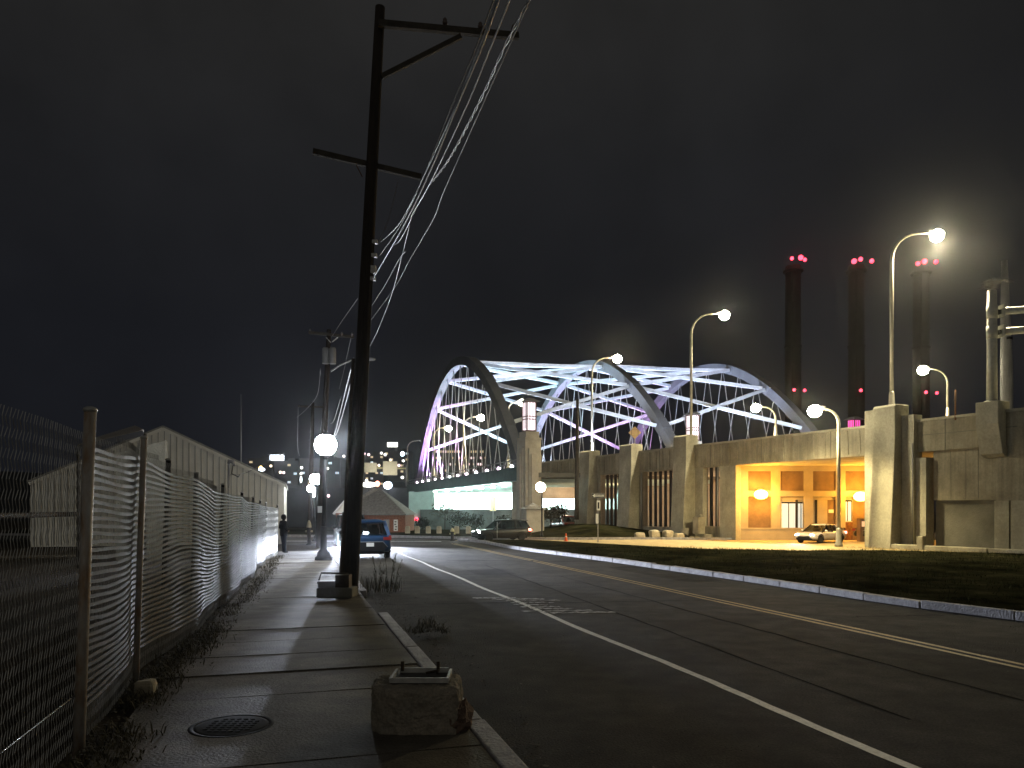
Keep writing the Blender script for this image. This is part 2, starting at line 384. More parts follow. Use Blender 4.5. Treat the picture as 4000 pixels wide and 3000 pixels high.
kind(cr.build('road_crack_seal', tar), 'structure')
wp = MB()  # headlight reflection on the rough road, painted on as pale strips
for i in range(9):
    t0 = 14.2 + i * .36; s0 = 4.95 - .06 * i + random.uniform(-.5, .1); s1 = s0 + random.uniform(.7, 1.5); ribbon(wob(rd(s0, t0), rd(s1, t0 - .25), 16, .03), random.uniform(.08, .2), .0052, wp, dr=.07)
kind(wp.build('road_light_streaks', mat('painted_light_streak', (.05, .05, .05), .7, scale=5, col2=(.55, .55, .56), grain=.4, gscale=20)), 'structure')
rp_ = MB()
def patch(s0, t0, ls, lt, z=.0035):
    n_ = 28; rp_.add([rd(s0 + ls / 2 * math.copysign(abs(math.cos(a)) ** .35, math.cos(a)) + random.uniform(-.03, .03), t0 + lt / 2 * math.copysign(abs(math.sin(a)) ** .35, math.sin(a)) + random.uniform(-.04, .04), z) for a in [2 * math.pi * i / n_ for i in range(n_)]], [list(range(n_))])
for a_ in ((6.3, 24, 1.3, 2.2), (11.5, 22, 1.4, 6)): patch(*a_)
kind(rp_.build('road_patch', mat('patch_asphalt', (.026, .0245, .021), .95, scale=2.2, bump=.7, bscale=45, spec=.04, col2=(.048, .0445, .039), patch=.35, grain=.5, pscale=.35, gscale=38)), 'structure')
gr = MB()
for q in range(2600):
    t0 = 2 + 26 * random.random() ** 1.6; s0 = 1.72 + abs(random.gauss(0, .28)) if random.random() < .75 else random.uniform(2, 13); c_ = rd(s0, t0, .004); k_ = random.uniform(.004, .013)
    gr.add([c_ + Vector((random.uniform(-1, 1), random.uniform(-1, 1), 0)) * k_ for _ in range(3)] + [c_ + Vector((0, 0, k_))], [(0, 1, 3), (1, 2, 3), (2, 0, 3)])
for q in range(260):
    t0 = 1.5 + 24 * random.random() ** 1.5; c_ = rd(1.75 + abs(random.gauss(0, .5)), t0, .01); a = random.random() * 6.28; d = Vector((math.cos(a), math.sin(a), random.uniform(-.2, .3))) * random.uniform(.015, .04); x = Vector((-d.y, d.x, .01)) * .5; gr.add([c_ - d, c_ + x, c_ + d, c_ - x], [(0, 1, 2, 3)])
kind(gr.build('gravel', mat('road_grit', (.10, .09, .075), .9, var=.5, scale=9)), 'stuff')
# ground leading up to the overpass wall (verge) and the far verge with the little brick house
vg = MB(); vv = []; NT = 26
edge = [(15.0, 50.45), (12, 51.0), (8.8, 51.4), (3.4, 50.9), (-3, 52), (-8, 55), (-20, 57), (-45, 60)]
ed = along(edge, 2.6)
back = along([tuple(wl(10.3, .0, 0))[:2], tuple(wl(37, 0, 0))[:2], (0, 74), (-15, 74), (-50, 74)], 3.6)
m = min(len(ed), len(back))
for i in range(m):
    for j in range(9):
        u = j / 8; p = ed[i][0].lerp(back[i][0], u); hh = .09 + (.75 * math.sin(math.pi * min(1, u * .62)) * max(0, min(1, (i - 1) / 3)) * max(0, min(1, (p.x - 1.5) / 4))) + .04 * mnoise.noise(p)
        vv.append((p.x, p.y, hh))
vg.add(vv, [(i * 9 + j, (i + 1) * 9 + j, (i + 1) * 9 + j + 1, i * 9 + j + 1) for i in range(m - 1) for j in range(8)], True)
kind(vg.build('grass_verge', turf), 'structure')
vk = MB(); ke2 = along([(15.0, 50.35), (12, 50.9), (8.8, 51.3), (3.4, 50.8), (-3, 51.9), (-8, 54.8), (-20, 56.8), (-44, 59.8)], 1.6)
for (a, d), (b, d2) in zip(ke2, ke2[1:]): vk.beam(a + Vector((0, 0, .08)) + d * .02, b + Vector((0, 0, .08)) - d * .02, .18, .17)
kind(vk.build('kerb', granite), 'structure')
# ------------------------------------------------------------------ overpass
ov = thing('overpass', 'long concrete highway overpass with ribbed parapet, flared piers and barred openings', 'overpass', wl(10, 0, 0))
pr = MB(); pr.wbox(-30, 39, -.35, 0, 5.07, 6.62); 
t = .7
while t < 38.6:
    pr.hexa([wl(t - .05, 0, 6.5), wl(t + .05, 0, 6.5), wl(t + .05, .05, 6.5), wl(t - .05, .05, 6.5), wl(t - .05, 0, 6.55), wl(t + .05, 0, 6.55), wl(t + .05, .01, 6.55), wl(t - .05, .01, 6.55)])
    pr.hexa([wl(t - .11, 0, 5.2), wl(t + .11, 0, 5.2), wl(t + .11, .07, 5.2), wl(t - .11, .07, 5.2), wl(t - .05, 0, 6.5), wl(t + .05, 0, 6.5), wl(t + .05, .05, 6.5), wl(t - .05, .05, 6.5)]); t += .78
pr.build('parapet', conc2, ov)
cp = MB().wbox(-30, 39, -.42, .09, 6.62, 6.74); cp.build('coping', conc, ov)
MB().wbox(-30, 39, -15, -.36, 5.05, 5.75).build('deck', conc, ov)
MB().wbox(-30, 39, -15.4, -15.0, 5.0, 6.5).build('far_parapet', conc2, ov)
def pier(t0, t1, top, nt=.95, nm=.35, nb=.95, low=0.0):
    prof = [(-.3, low), (nb + .2, low), (nt - .12, 5.6), (nt - .12, top - .12), (nt - .24, top), (-.3, top)]
    m = MB().extr([wl(t0, a, z) for a, z in prof], Vector((U2[0] * (t1 - t0), U2[1] * (t1 - t0), 0)))
    return bevel(m.build('pier', conc, ov), .03)
pier(-2.05, -.75, 7.6, .95, .75, 1.0); 
MB().wbox(-.75, -.05, -.3, .55, 0, 7.45).build('pier_return', conc, ov)
pier(14.2, 15.6, 7.45); pier(20.7, 22.3, 7.3); pier(26.7, 28.3, 7.2); pier(-12.6, -11.2, 7.4)
def bars(t0, t1, n, z0, z1):
    for i in range(n):
        t = t0 + (t1 - t0) * (i + .5) / n
        MB().wbox(t - .10, t + .10, -.62, -.48, z0, z1).build('bar', black, ov)
def wseg(t0, t1, z0, z1, mt=conc2, n0=-.5, n1=-.02): return MB().wbox(t0, t1, n0, n1, z0, z1).build('wall_panel', mt, ov)
wseg(10.2, 11.7, 0, 5.07, conc); wseg(13.4, 14.2, 0, 5.07, conc)
wseg(15.6, 16.0, 0, 5.07); wseg(16.0, 20.3, 0, .75); wseg(20.3, 20.7, 0, 5.07)
wseg(22.3, 22.7, 0, 5.07); wseg(22.7, 26.2, 0, .55); wseg(26.2, 26.7, 0, 5.07)
wseg(28.3, 28.9, 0, 5.07); wseg(29.6, 30.4, 0, 5.07); wseg(28.9, 29.6, 0, 5.07, dark, -.9, -.5)
wseg(37.2, 39, 0, 5.07, conc); wseg(11.7, 13.4, 0, .9)
bars(16.0, 20.3, 7, .75, 5.07); bars(22.7, 26.2, 6, .55, 5.07); bars(11.7, 13.4, 3, .9, 5.07)
MB().wbox(10.3, 39, -13.5, -13.1, 0, 5.05).build('back_wall', mat('inner_wall', (.42, .33, .24), .85, var=.2, scale=.6), ov)
MB().box((7.2, 88, 4.2), (10, .6, 1.7)).build('header_wall', MATS['inner_wall'], ov); light('POINT', (6.2, 84.5, 4.0), 420, (1, .68, .38), .3)
# solid wall to the right of the nearest pier
wr = MB(); wr.wbox(-2.05, -2.75, -.35, .32, 0, 7.0); wr.build('wall_panel', conc, ov)
MB().wbox(-2.75, -3.3, -.5, .16, 0, 4.75).build('wall_panel', conc, ov)
MB().wbox(-3.45, -7.6, -.5, -.22, 2.55, 5.07).build('wall_panel', conc2, ov)
MB().wbox(-3.45, -6.6, -.7, -.42, .1, 2.55).build('wall_panel', conc3, ov).__setitem__('label', 'dark lower wall panel')
for a, b in ((-6.6, -7.25), (-7.33, -8.75), (-8.83, -9.5)): MB().wbox(a, b, -.6, .05, 0, 2.5 if a < -6.9 or True else 0).build('wall_panel', conc, ov)
MB().wbox(-6.6, -9.5, -.6, -.06, 2.5, 5.07).build('wall_panel', conc2, ov)
MB().wbox(-9.6, -30, -.9, -.6, 0, 5.07).build('wall_panel', conc3, ov)
bevel(MB().extr([wl(-6.05, a, z) for a, z in [(0, 4.55), (.25, 4.7), (.62, 6.1), (.62, 7.14), (-.3, 7.14), (-.3, 4.55)]], Vector((U2[0] * -1.05, U2[1] * -1.05, 0))).build('bracket', conc, ov), .03)
MB().tube([wl(-4.75, .06, 6.5), wl(-4.75, .05, 8.0)], .04).build('standpipe', rust, ov)
for t_ in (11.85, 20.4, 29.3): MB().tube([wl(t_, .05, 5.0), wl(t_, .06, .4)], .06, 8).build('drain_pipe', greym, ov)
MB().tube([wl(-2.0, .1, 5.5), wl(-2.72, .38, 5.5), wl(-2.72, .38, .2)], .035, 6).build('conduit', greym, ov)
for t_ in (2.6, 7.9, 12.6, 18.2, 24.5, 31.0, 35.2, -4.2, -8.2): MB().wbox(t_ - .02, t_ + .02, 0, .012, 5.07, 6.62).build('form_joint', conc3, ov)
for t_ in (-4.35, -5.1, -5.7): MB().wbox(t_ - .012, t_ + .012, -.22, -.212, 2.6, 5.0).build('form_joint', conc3, ov)
MB().wbox(-3.0, -7.6, .0, .014, 5.9, 5.93).build('form_joint', conc3, ov)
# abutment wall in the orange light under the overpass
ab = thing('abutment_wall', 'orange lit concrete wall with brown panels and windows under the overpass', 'wall', (20, 50.4, 0))
YA = 50.4
def ax(X): return (2700 + X / 3.16 - 2000) / F * YA
def az(y): return HC - (1750 + y / 3.16 - H0) * YA / F
def abox(x0, x1, y0, y1, d0, d1, nm, mt, par=None):
    return MB().hexa([Vector(p) for p in ((ax(x0), YA - d1, az(y1)), (ax(x1), YA - d1, az(y1)), (ax(x1), YA - d0, az(y1)), (ax(x0), YA - d0, az(y1)), (ax(x0), YA - d1, az(y0)), (ax(x1), YA - d1, az(y0)), (ax(x1), YA - d0, az(y0)), (ax(x0), YA - d0, az(y0)))]).build(nm, mt, par or ab)
orw = mat('abutment_paint', (.34, .29, .21), .8, var=.14, scale=.8, bump=.2, bscale=16)
abox(560, 2900, 205, 1160, -.6, -.12, 'wall', orw)
for x0, x1 in ((556, 700), (985, 1100), (1390, 1500), (1785, 1900), (2180, 2300), (2600, 2900)): abox(x0, x1, 262, 985, -.12, .06, 'pilaster', orw)
abox(556, 2900, 212, 285, -.12, .09, 'cornice', orw); abox(556, 2900, 528, 598, -.12, .09, 'band', orw); abox(548, 1395, 985, 1004, -.12, .14, 'ledge', orw); abox(552, 1395, 1004, 1150, -.12, .10, 'plinth', orw)
for x0, x1 in ((700, 985), (1100, 1390), (1500, 1785), (1900, 2180), (2300, 2600)): abox(x0, x1, 286, 527, -.12, -.05, 'brown_panel', brown)
abox(702, 983, 600, 984, -.12, -.05, 'brown_panel', brown)
for x0, x1, y0, y1 in ((1110, 1382, 662, 998), (1896, 1990, 640, 912)):
    wf = abox(x0, x1, y0, y1, -.12, -.02, 'window', white); abox(x0 + 14, x1 - 8, y0 + 14, y1 - 14, -.02, -.005, 'pane', emit('office_glow', (.75, .88, .9), .55), wf)
    for xm in ((x0 * .66 + x1 * .34), (x0 * .1 + x1 * .9)): abox(xm - 5, xm + 5, y0 + 10, y1 - 10, -.005, .01, 'mullion', dark, wf)
    abox(x0 + 6, x1 - 6, y0 + 2, y0 + 22, -.005, .015, 'mullion', dark, wf)
abox(1400, 1784, 640, 1150, -.12, -.06, 'recess', brown); abox(1450, 1684, 642, 1150, -.06, -.03, 'door', orw); abox(1528, 1555, 640, 1150, -.03, .02, 'post', dark); abox(1284, 1312, 640, 1150, .02, .08, 'post', dark)
abox(1995, 2600, 600, 1150, -.12, -.04, 'brown_panel', brown); abox(1900, 1995, 915, 1150, -.12, -.03, 'brown_panel', rust)
for X, Yp in ((830, 575), (2045, 600)):
    x, z = ax(X), az(Yp)
    wlp = thing('wall_lamp', ('orange wall lamp above the blank brown panel beside the overpass corner' if X < 1000 else 'orange wall lamp beside the nearest overpass pier, in the underpass'), 'wall lamp', (x, YA - .15, z))
    MB().box((x, YA - .05, z + .12), (.5, .34, .24)).build('housing', dark, wlp)
    MB().ball((x, YA - .52, z), .48, sq=(1.0, .55, .68)).build('lamp_glass', bulbO, wlp)
    light('POINT', (x, YA - 1.35, z + .15), 1000, (1, .44, .05), .3)
MB().tube([Vector((ax(1060), YA - .02, az(1140))), Vector((ax(1060), YA - .02, az(600))), Vector((ax(1790), YA - .02, az(600)))], .03, 6).build('conduit', greym, ab)
abox(1200, 1300, 1030, 1085, -.10, -.085, 'louvre', dark); abox(1060, 1085, 700, 760, -.10, .08, 'junction_box', greym); abox(1700, 1760, 760, 800, -.06, -.04, 'door_notice', signw)
kiosk = thing('pay_machine', 'tan pay machine standing under the overpass beside the pier', 'machine', px(3370, 2090, 48))
q = px(3370, 2090, 48); MB().box((q.x, q.y, .75), (.55, .5, 1.5)).build('cabinet', brown, kiosk); MB().box((q.x, q.y - .26, 1.15), (.36, .03, .34)).build('screen', emit('screen_tan', (1, .6, .3), .8), kiosk); MB().box((q.x, q.y - .26, .6), (.22, .03, .25)).build('panel', orw, kiosk)
# ------------------------------------------------------------------ street lamps with curved arms
def davit(loc, h, reach, dirx, label, rp=.11, bulb=bulbY, r=.33, base=True):
    t = thing('street_lamp', label, 'street lamp', loc, 0, 'curved arm street lamps along the highway')
    cx = reach * dirx; rad = min(1.7, reach * .6)
    pts = [(0, 0, 0), (0, 0, h - rad)] + [(dirx * rad * (1 - math.cos(a)), 0, h - rad + rad * math.sin(a)) for a in [R(15 * i) for i in range(1, 7)]] + [(cx - dirx * .35, 0, h + .03)]
    n = len(pts); MB().tube(pts, [rp * (1 - .55 * i / (n - 1)) if i else rp for i in range(n)], 10).build('pole', galv2, t, True)
    MB().box((cx - dirx * .22, 0, h + .10), (.62, .26, .13)).build('lamp_head', greym, t, True)
    MB().ball((cx, 0, h - .10), r, 14, 8, sq=(1, .95, .92)).build('lamp_glass', bulb, t, True)
    if base: MB().lathe([(rp * 2.2, 0), (rp * 2.1, .12), (rp * 1.5, .25), (rp * 1.3, .9), (rp, 1.0)], n=12).build('base', galv2, t, True)
    return t
galv2 = mat('lamp_pole_steel', (.50, .47, .38), .5, .4, var=.15, scale=3)
WARM = (1, .86, .55)
def lampat(hx, hy, bx, by, Y, label, power, rp=.1, r=.33, col=WARM, bulb=bulbY, zb=None, ang=112, aim=(0, 0, -1)):
    hd = px(hx, hy, Y); b = px(bx, by, Y)
    if zb is not None: b.z = zb
    t = davit((b.x, b.y, b.z), hd.z - b.z + .1, abs(hd.x - b.x), 1 if hd.x > b.x else -1, label, rp, bulb, r)
    if power: light('SPOT', (hd.x, hd.y, hd.z - .42), power, col, .25, aim, ang, .5)
    return t
lampat(3660, 920, 3483, 1600, 40.6, 'tallest curved lamp, on the nearest concrete pier before the chimneys', 15500, r=.36, ang=165)
lampat(2830, 1232, 2700, 1760, 54.5, 'curved lamp rising in front of the lantern tower on the parapet', 11000, r=.38)
lampat(2412, 1402, 2312, 1770, 66, 'curved lamp in front of the middle arch', 9000, r=.4)
lampat(2040, 1573, 1985, 1830, 84, 'low lamp seen just above the lit stone tower beside the arch leg', 6000, r=.42)
lampat(1878, 1632, 1810, 1850, 86, 'right one of two lamps inside the left arch', 6000, r=.42)
lampat(1752, 1674, 1695, 1860, 97, 'left one of two lamps inside the left arch', 5000, r=.42)
lampat(3605, 1447, 3702, 1640, 62, 'left-facing lamp above the wall beside the rightmost chimney', 6000, r=.42)
lampat(2952, 1594, 3030, 1705, 66, 'left-facing lamp before the foot of the right arch', 3000, r=.42)
lampat(3182, 1606, 3276, 2142, 39.6, 'left-facing lamp standing on the grass edge by the white car', 5200, aim=(-.30, .12, -1), col=(1, .80, .40), ang=165, r=.36, zb=.1, rp=.1)
lampat(1640, 1725, 1592, 1880, 130, 'unlit thin curved lamp left of the left arch foot', 0, r=.2, bulb=dark)
MB_ = MB()
gl = thing('globe_lamp', 'round globe lamp on a thin post beside the stone tower', 'street lamp', gp(2117, 2102))
b = gp(2117, 2102); hd = px(2112, 1903, b.y)
MB().lathe([(.16, 0), (.12, .2), (.06, .5), (.05, hd.z - .3), (.09, hd.z - .22)], b).build('post', black, gl); MB().ball((hd.x, hd.y, hd.z), .36).build('globe', bulbP, gl)
# ------------------------------------------------------------------ stone lantern towers
def ltower(loc, rz, label, pane, base_z=0.0):
    t = thing('lantern_tower', label, 'tower', loc, rz, 'stone lantern towers of the bridge')
    m = MB(); m.box((0, 0, 4.1), (1.55, 1.55, 8.2)); m.build('shaft', tower, t, True)
    for sx, sy, rz_ in ((1, 0, 0), (-1, 0, 0), (0, 1, 1), (0, -1, 1)):
        for k, (w, d, z) in enumerate(((.95, .16, 7.4), (.62, .30, 6.9))):
            MB().box((sx * (.775 + d / 2), sy * (.775 + d / 2), z / 2 + .01 * k), ((d, w, z) if sx else (w, d, z))).build('buttress', tower, t, True)
    MB().box((0, 0, 8.55), (1.3, 1.3, .7)).build('neck', tower, t, True)
    MB().box((0, 0, 8.28), (1.62, 1.62, .16)).build('cornice', tower, t, True)
    MB().box((0, 0, 10.3), (.84, .84, 2.4)).build('lantern', pane, t, True)
    fr = MB()
    for a in (-.44, .44):
        for b_ in (-.44, .44): fr.box((a, b_, 10.2), (.10, .10, 2.7))
    for z in (9.0, 10.0, 10.25, 11.5):
        for a in (-.44, .44): fr.box((a, 0, z), (.07, .8, .07)); fr.box((0, a, z), (.8, .07, .07))
    for a in (-.44, .44):
        for k in (-.15, .15): fr.box((a, k, 10.3), (.05, .04, 2.3)); fr.box((k, a, 10.3), (.04, .05, 2.3))
    fr.build('lantern_frame', rust2, t, True)
    MB().add([(-.75, -.75, 11.55), (.75, -.75, 11.55), (.75, .75, 11.55), (-.75, .75, 11.55), (-.3, -.3, 11.85), (.3, -.3, 11.85), (.3, .3, 11.85), (-.3, .3, 11.85)], [(3, 2, 1, 0), (4, 5, 6, 7), (0, 1, 5, 4), (1, 2, 6, 5), (2, 3, 7, 6), (3, 0, 4, 7)]).build('lantern_roof', greym, t, True)
    return t
rust2 = mat('lantern_bronze', (.16, .09, .06), .6, .4)
T1 = px(2067, 2000, 65.5); ltower((T1.x, T1.y, 0), .45, 'stone lantern tower standing full height before the left arch', lantE)
T2 = px(2705, 1900, 74.6); ltower((T2.x, T2.y, 0), .45, 'lantern tower half hidden behind the parapet, white lantern', lantE)
T3 = px(3336, 1900, 78.5); ltower((T3.x, T3.y, 0), .45, 'lantern glowing pink just above the parapet by the chimneys', lantP)
ph = thing('pump_house', 'small stone kiosk with hipped cap at the foot of the lantern tower', 'kiosk', px(2080, 2079, 63))
q = px(2080, 2079, 63); MB().box((q.x, q.y, 1.05), (1.55, 1.5, 2.1), .3).build('wall', tower, ph)
c, s_ = math.cos(.3), math.sin(.3)
MB().add([(q.x + c * a - s_ * b, q.y + s_ * a + c * b, z) for a, b, z in ((-.95, -.95, 2.1), (.95, -.95, 2.1), (.95, .95, 2.1), (-.95, .95, 2.1), (0, 0, 2.65))], [(0, 1, 4), (1, 2, 4), (2, 3, 4), (3, 0, 4), (3, 2, 1, 0)]).build('roof', roofm, ph)
# ------------------------------------------------------------------ arch bridge
PH, SK = .326, -.179; AX = Vector((-math.sin(PH), math.cos(PH), 0)); LA = Vector((math.cos(PH + SK), math.sin(PH + SK), 0))
AH, HH, ZD, WW = 24.2, 14.38, 5.35, 15.485; CB = Vector((-6.676, 90, 0))
def arch(k, tau): return CB + LA * (k * WW) + AX * (tau * AH) + Vector((0, 0, ZD + HH * (1 - tau * tau)))
br = thing('arch_bridge', 'lit steel network arch bridge with three ribs and crossing braces', 'bridge', CB)
for k in range(3):
    m = MB(); NS = 56; vs = []
    nrm = AX.cross(Vector((0, 0, 1)))
    for i in range(NS + 1):
        tau = -1.04 + 2.08 * i / NS; p = arch(k, tau); d = (arch(k, tau + .01) - arch(k, tau - .01)).normalized(); upv = nrm.cross(d).normalized()
        if upv.z < 0: upv = -upv
        w, h = .46, .50
        vs += [p - nrm * w - upv * h, p + nrm * w - upv * h, p + nrm * w + upv * h, p - nrm * w + upv * h]
    fs = []
    for i in range(NS):
        for j in range(4): fs.append((4 * i + j, 4 * i + (j + 1) % 4, 4 * i + 4 + (j + 1) % 4, 4 * i + 4 + j))
    m.add(vs, fs); m.build('arch_rib', steelg, br)
NODES = [-.81, -.55, -.28, 0, .27, .52, .80]
for k in (0, 1):
    for a, b in zip(NODES, NODES[1:]):
        for (ka, kb_) in ((k, k + 1), (k + 1, k)):
            p, q = arch(ka, a), arch(kb_, b); d = (q - p).normalized(); dz = Vector((0, 0, .05 if ka == k else -.05))
            MB().beam(p + d * .6 + dz, q - d * .6 + dz, .34, .36).build('brace', steelw, br)
for k in range(3):
    for a in NODES:
        p = arch(k, a); d = (arch(k, a + .01) - arch(k, a - .01)).normalized(); MB().beam(p - d * .8, p + d * .8, 1.0, 1.06).build('gusset', steelg, br)
for k in range(3):
    for i in range(1, 15):
        tau = -1 + 2 * i / 15
        p = arch(k, tau)
        for sg in (-1, 1):
            tb = tau + sg * .13
            if abs(tb) > .97: continue
            q = CB + LA * (k * WW) + AX * (tb * AH) + Vector((0, 0, ZD))
            MB().tube([p, p.lerp(q, .9), q], [.042, .042, .12], 5).build('hanger', hangm, br)
def bd(kk, tau, z): return CB + LA * (kk * WW) + AX * (tau * AH) + Vector((0, 0, z))
dk = MB(); dk.hexa([bd(-.04, -1.1, 4.9), bd(2.1, -1.1, 4.9), bd(2.1, 1.1, 4.9), bd(-.04, 1.1, 4.9), bd(-.04, -1.1, 5.3), bd(2.1, -1.1, 5.3), bd(2.1, 1.1, 5.3), bd(-.04, 1.1, 5.3)]); dk.build('deck', conc3, br)
for k in (-.05, 2.12):
    MB().beam(bd(k, -1.08, 5.25), bd(k, 1.12, 5.25), .5, 1.25).build('edge_girder', teal, br)
    rl = MB(); rl.beam(bd(k, -1.08, 6.55), bd(k, 1.1, 6.55), .08, .08); rl.beam(bd(k, -1.08, 6.2), bd(k, 1.1, 6.2), .05, .05)
    for i in range(40): rl.beam(bd(k, -1.08 + i * 2.18 / 39, 5.8), bd(k, -1.08 + i * 2.18 / 39, 6.6), .05, .08)
    rl.build('railing', greym, br)
for i in range(12):
    p = bd(0, -.93 + .165 * i, 5.9); o = MB().ball((p.x - .55, p.y, p.z + .15), .17, 8, 6).build('floodlight', emit('flood_lens', (1, .75, .95) if i % 3 else (.9, .95, 1), 9), br)
for i in range(8):
    MB().beam(bd(0, -.95 + i * .27, 4.72), bd(2.1, -.95 + i * .27, 4.72), .3, .38).build('floor_beam', palegreen, br)
# bridge lighting: rows of floods at deck level, as in the photo (violet on the left rib, white to cyan in the middle)
for (kk, tau, zz, pw, colr, dr_, ang) in (
    (.03, .30, 6.3, 16000, (.86, .60, 1), (-.30, .9, 1.1), 70), (.03, .62, 6.3, 8000, (.82, .58, 1), (-.3, .9, 1.3), 90), (.06, -.1, 6.3, 7000, (.92, .62, .95), (0, .3, 1), 80),
    (.5, -.62, 6.0, 9500, (.80, .88, 1), (0, .1, 1), 118), (.5, -.1, 6.0, 15000, (.62, .90, 1), (0, 0, 1), 120), (.5, .5, 6.0, 11000, (.74, .90, 1), (0, 0, 1), 120),
    (1.5, -.62, 6.0, 9500, (.80, .86, 1), (0, .1, 1), 118), (1.5, -.1, 6.0, 13000, (.74, .84, 1), (0, 0, 1), 120), (1.5, .5, 6.0, 11000, (.86, .70, 1), (0, 0, 1), 120),
    (1.03, .4, 6.3, 4200, (.80, .88, 1), (-.3, .9, 1.1), 80), (2.0, .35, 6.3, 3600, (.92, .55, 1), (-.3, .9, 1.1), 80), (2.0, -.4, 6.3, 1800, (.86, .75, 1), (0, 0, 1), 90)):
    p = bd(kk, tau, zz); light('SPOT', p, pw * 2.0, tuple(c_ ** 1.65 for c_ in colr), .3, dr_, ang, .7)
for kk in (.35, .75, 1.3, 1.7): light('SPOT', bd(kk, -1.12, 6.9), 6000, (.66, .78, 1), .3, (-.25, .75, .85), 95, .7)
# piers and abutment below the bridge, washed by cool floodlights
bp = thing('bridge_pier', 'pale green bridge pier at the far left end of the arch span', 'pier', px(1642, 2080, 112))
a, b = px(1597, 0, 110), px(1690, 0, 110)
MB().box(((a.x + b.x) / 2, 111, 1.6), (b.x - a.x, 2.2, 6.2)).build('shaft', palegreen, bp); MB().box(((a.x + b.x) / 2, 111, -1.2), (b.x - a.x + .3, 2.7, 2.5)).build('pedestal', mat('pedestal_teal', (.16, .24, .22), .8), bp)
q = px(1624, 2029, 109); MB().ball((q.x, 109.75, q.z), .28, 8, 6).build('beacon', redE, bp)
aw = thing('bridge_abutment', 'brightly lit pale abutment wall under the arch bridge', 'wall', (0, 118, -1.5))
MB().box((4.5, 118, 3.6), (39, 1, 3.0)).build('wall', palegreen, aw); MB().box((4.5, 118.9, .2), (39, 1, 3.9)).build('lower_or_added_wall', mat('lower_wall_grey', (.10, .11, .10), .9, var=.4, scale=.3), aw)
MB().box((4, 109.3, .25), (35, .6, 3.6)).build('lower_or_added_wall', mat('added_front_wall_dark', (.11, .125, .115), .9, var=.5, scale=.4), aw)  # front wall added to keep this band dark, its grey lifted for haze glare
a = px(1690, 0, 112); MB().box((a.x + .4, 116.2, 2), (.8, 2.5, 7)).build('column', palegreen, aw)
for x in (-9.5, -3.5, 2.0, 8.5):
    light('AREA', (x, 112.5, 1.9), 4200, (.82, 1, .95), (2.5, .5), (0, .9, .4))
c2 = thing('bridge_column', 'grey green column just left of the stone tower', 'column', px(2013, 2080, 70)); a = px(2013, 2080, 70); MB().box((a.x, 70, 2.3), (.62, 1.2, 4.6)).build('shaft', tower, c2); MB().box((a.x, 70, 4.66), (.8, 1.4, .16)).build('cap', tower, c2)
light('AREA', px(2180, 1990, 96), 2400, (1, .95, .85), (3, .6), (0, .6, .8)); light('POINT', wl(33, -6.5, 3.9), 900, (1, .66, .36), .3); light('POINT', wl(24, -8, 3.6), 700, (1, .60, .32), .3); light('POINT', wl(17.5, -8, 3.6), 420, (1, .62, .36), .3); light('POINT', wl(12.5, -5, 3.6), 300, (1, .68, .45), .3)
for i in range(7):
    q = px(1700 + 45 * i, 1899 - 3 * i, 98 - 4 * i); ul = tag(MB().box((q.x, q.y, 4.42), (.5, .3, .16)).build('underdeck_lamp', emit('underdeck_glow', (.85, 1, .95), 14)), 'small floodlight', 'lamp', 'floodlights under the bridge deck')
    light('POINT', (q.x, q.y, 3.9), 800, (.72, 1, .95), .2)
    ul['label'] = ['leftmost', 'second from left', 'third from left', 'middle', 'third from right', 'second from right', 'rightmost'][i] + ' small floodlight under the bridge deck'
# ------------------------------------------------------------------ chain link fence
FN = [(2.2, -1.80, 2.72), (6.02, -1.71, 2.74), (8.53, -1.78, 2.86), (10.2, -1.64, 2.72), (12.19, -1.52, 2.63), (15.0, -1.36, 2.54), (18.2, -1.20, 2.45), (21.5, -1.11, 2.38), (25, -1.06, 2.33), (28.4, -1.0, 2.28), (32.3, -.66, 2.22)]
def fpos(Y):
    for a, b in zip(FN, FN[1:]):
        if Y <= b[0] or b is FN[-1]:
            u = (Y - a[0]) / (b[0] - a[0]); s = a[1] + (b[1] - a[1]) * u; zt = a[2] + (b[2] - a[2]) * u
            return sY(s, Y), zt
fl = []; Y = 2.2; prev, _ = fpos(Y); acc = 0.0; FT = []      # table of (arc length, Y)
FT.append((0, Y))
while Y < 32.3:
    Y += .02; p, _ = fpos(Y); acc += (p - prev).length; prev = p; FT.append((acc, Y))
FLEN = acc
import bisect
FK = [a for a, _ in FT]
def farc(l):
    i = min(len(FT) - 1, bisect.bisect_left(FK, l)); return FT[i][1]
L0 = next(a for a, y in FT if y >= 6.02)
def bulge(l, z):       # the fabric sags and bellies between posts
    if l < L0: return .012 * math.sin(l * 3 + z * 2)
    u = l - L0
    return (.05 * math.sin(u * 1.3 + .5 * math.sin(z * 1.3)) + .012 * math.sin(u * 3.3 + z * 1.1)) * min(1, u * .8)
def fp(l, z):
    Y = farc(l); p, zt = fpos(Y); q, _ = fpos(min(32.3, Y + .1)); d = (q - p) if (q - p).length > 1e-6 else Vector((0, 1, 0)); d.normalize(); nv = Vector((d.y, -d.x, 0))
    r = p + nv * bulge(l, z) + d * 0; r.z = z; r.x += .034 * z; return r
fe_ = thing('chain_link_fence', 'tall chain link fence with rusty posts and sagging dark slats along the sidewalk', 'fence', fpos(6.02)[0])
ms = MB(); dl = .052; hz = .05; l = 0.0
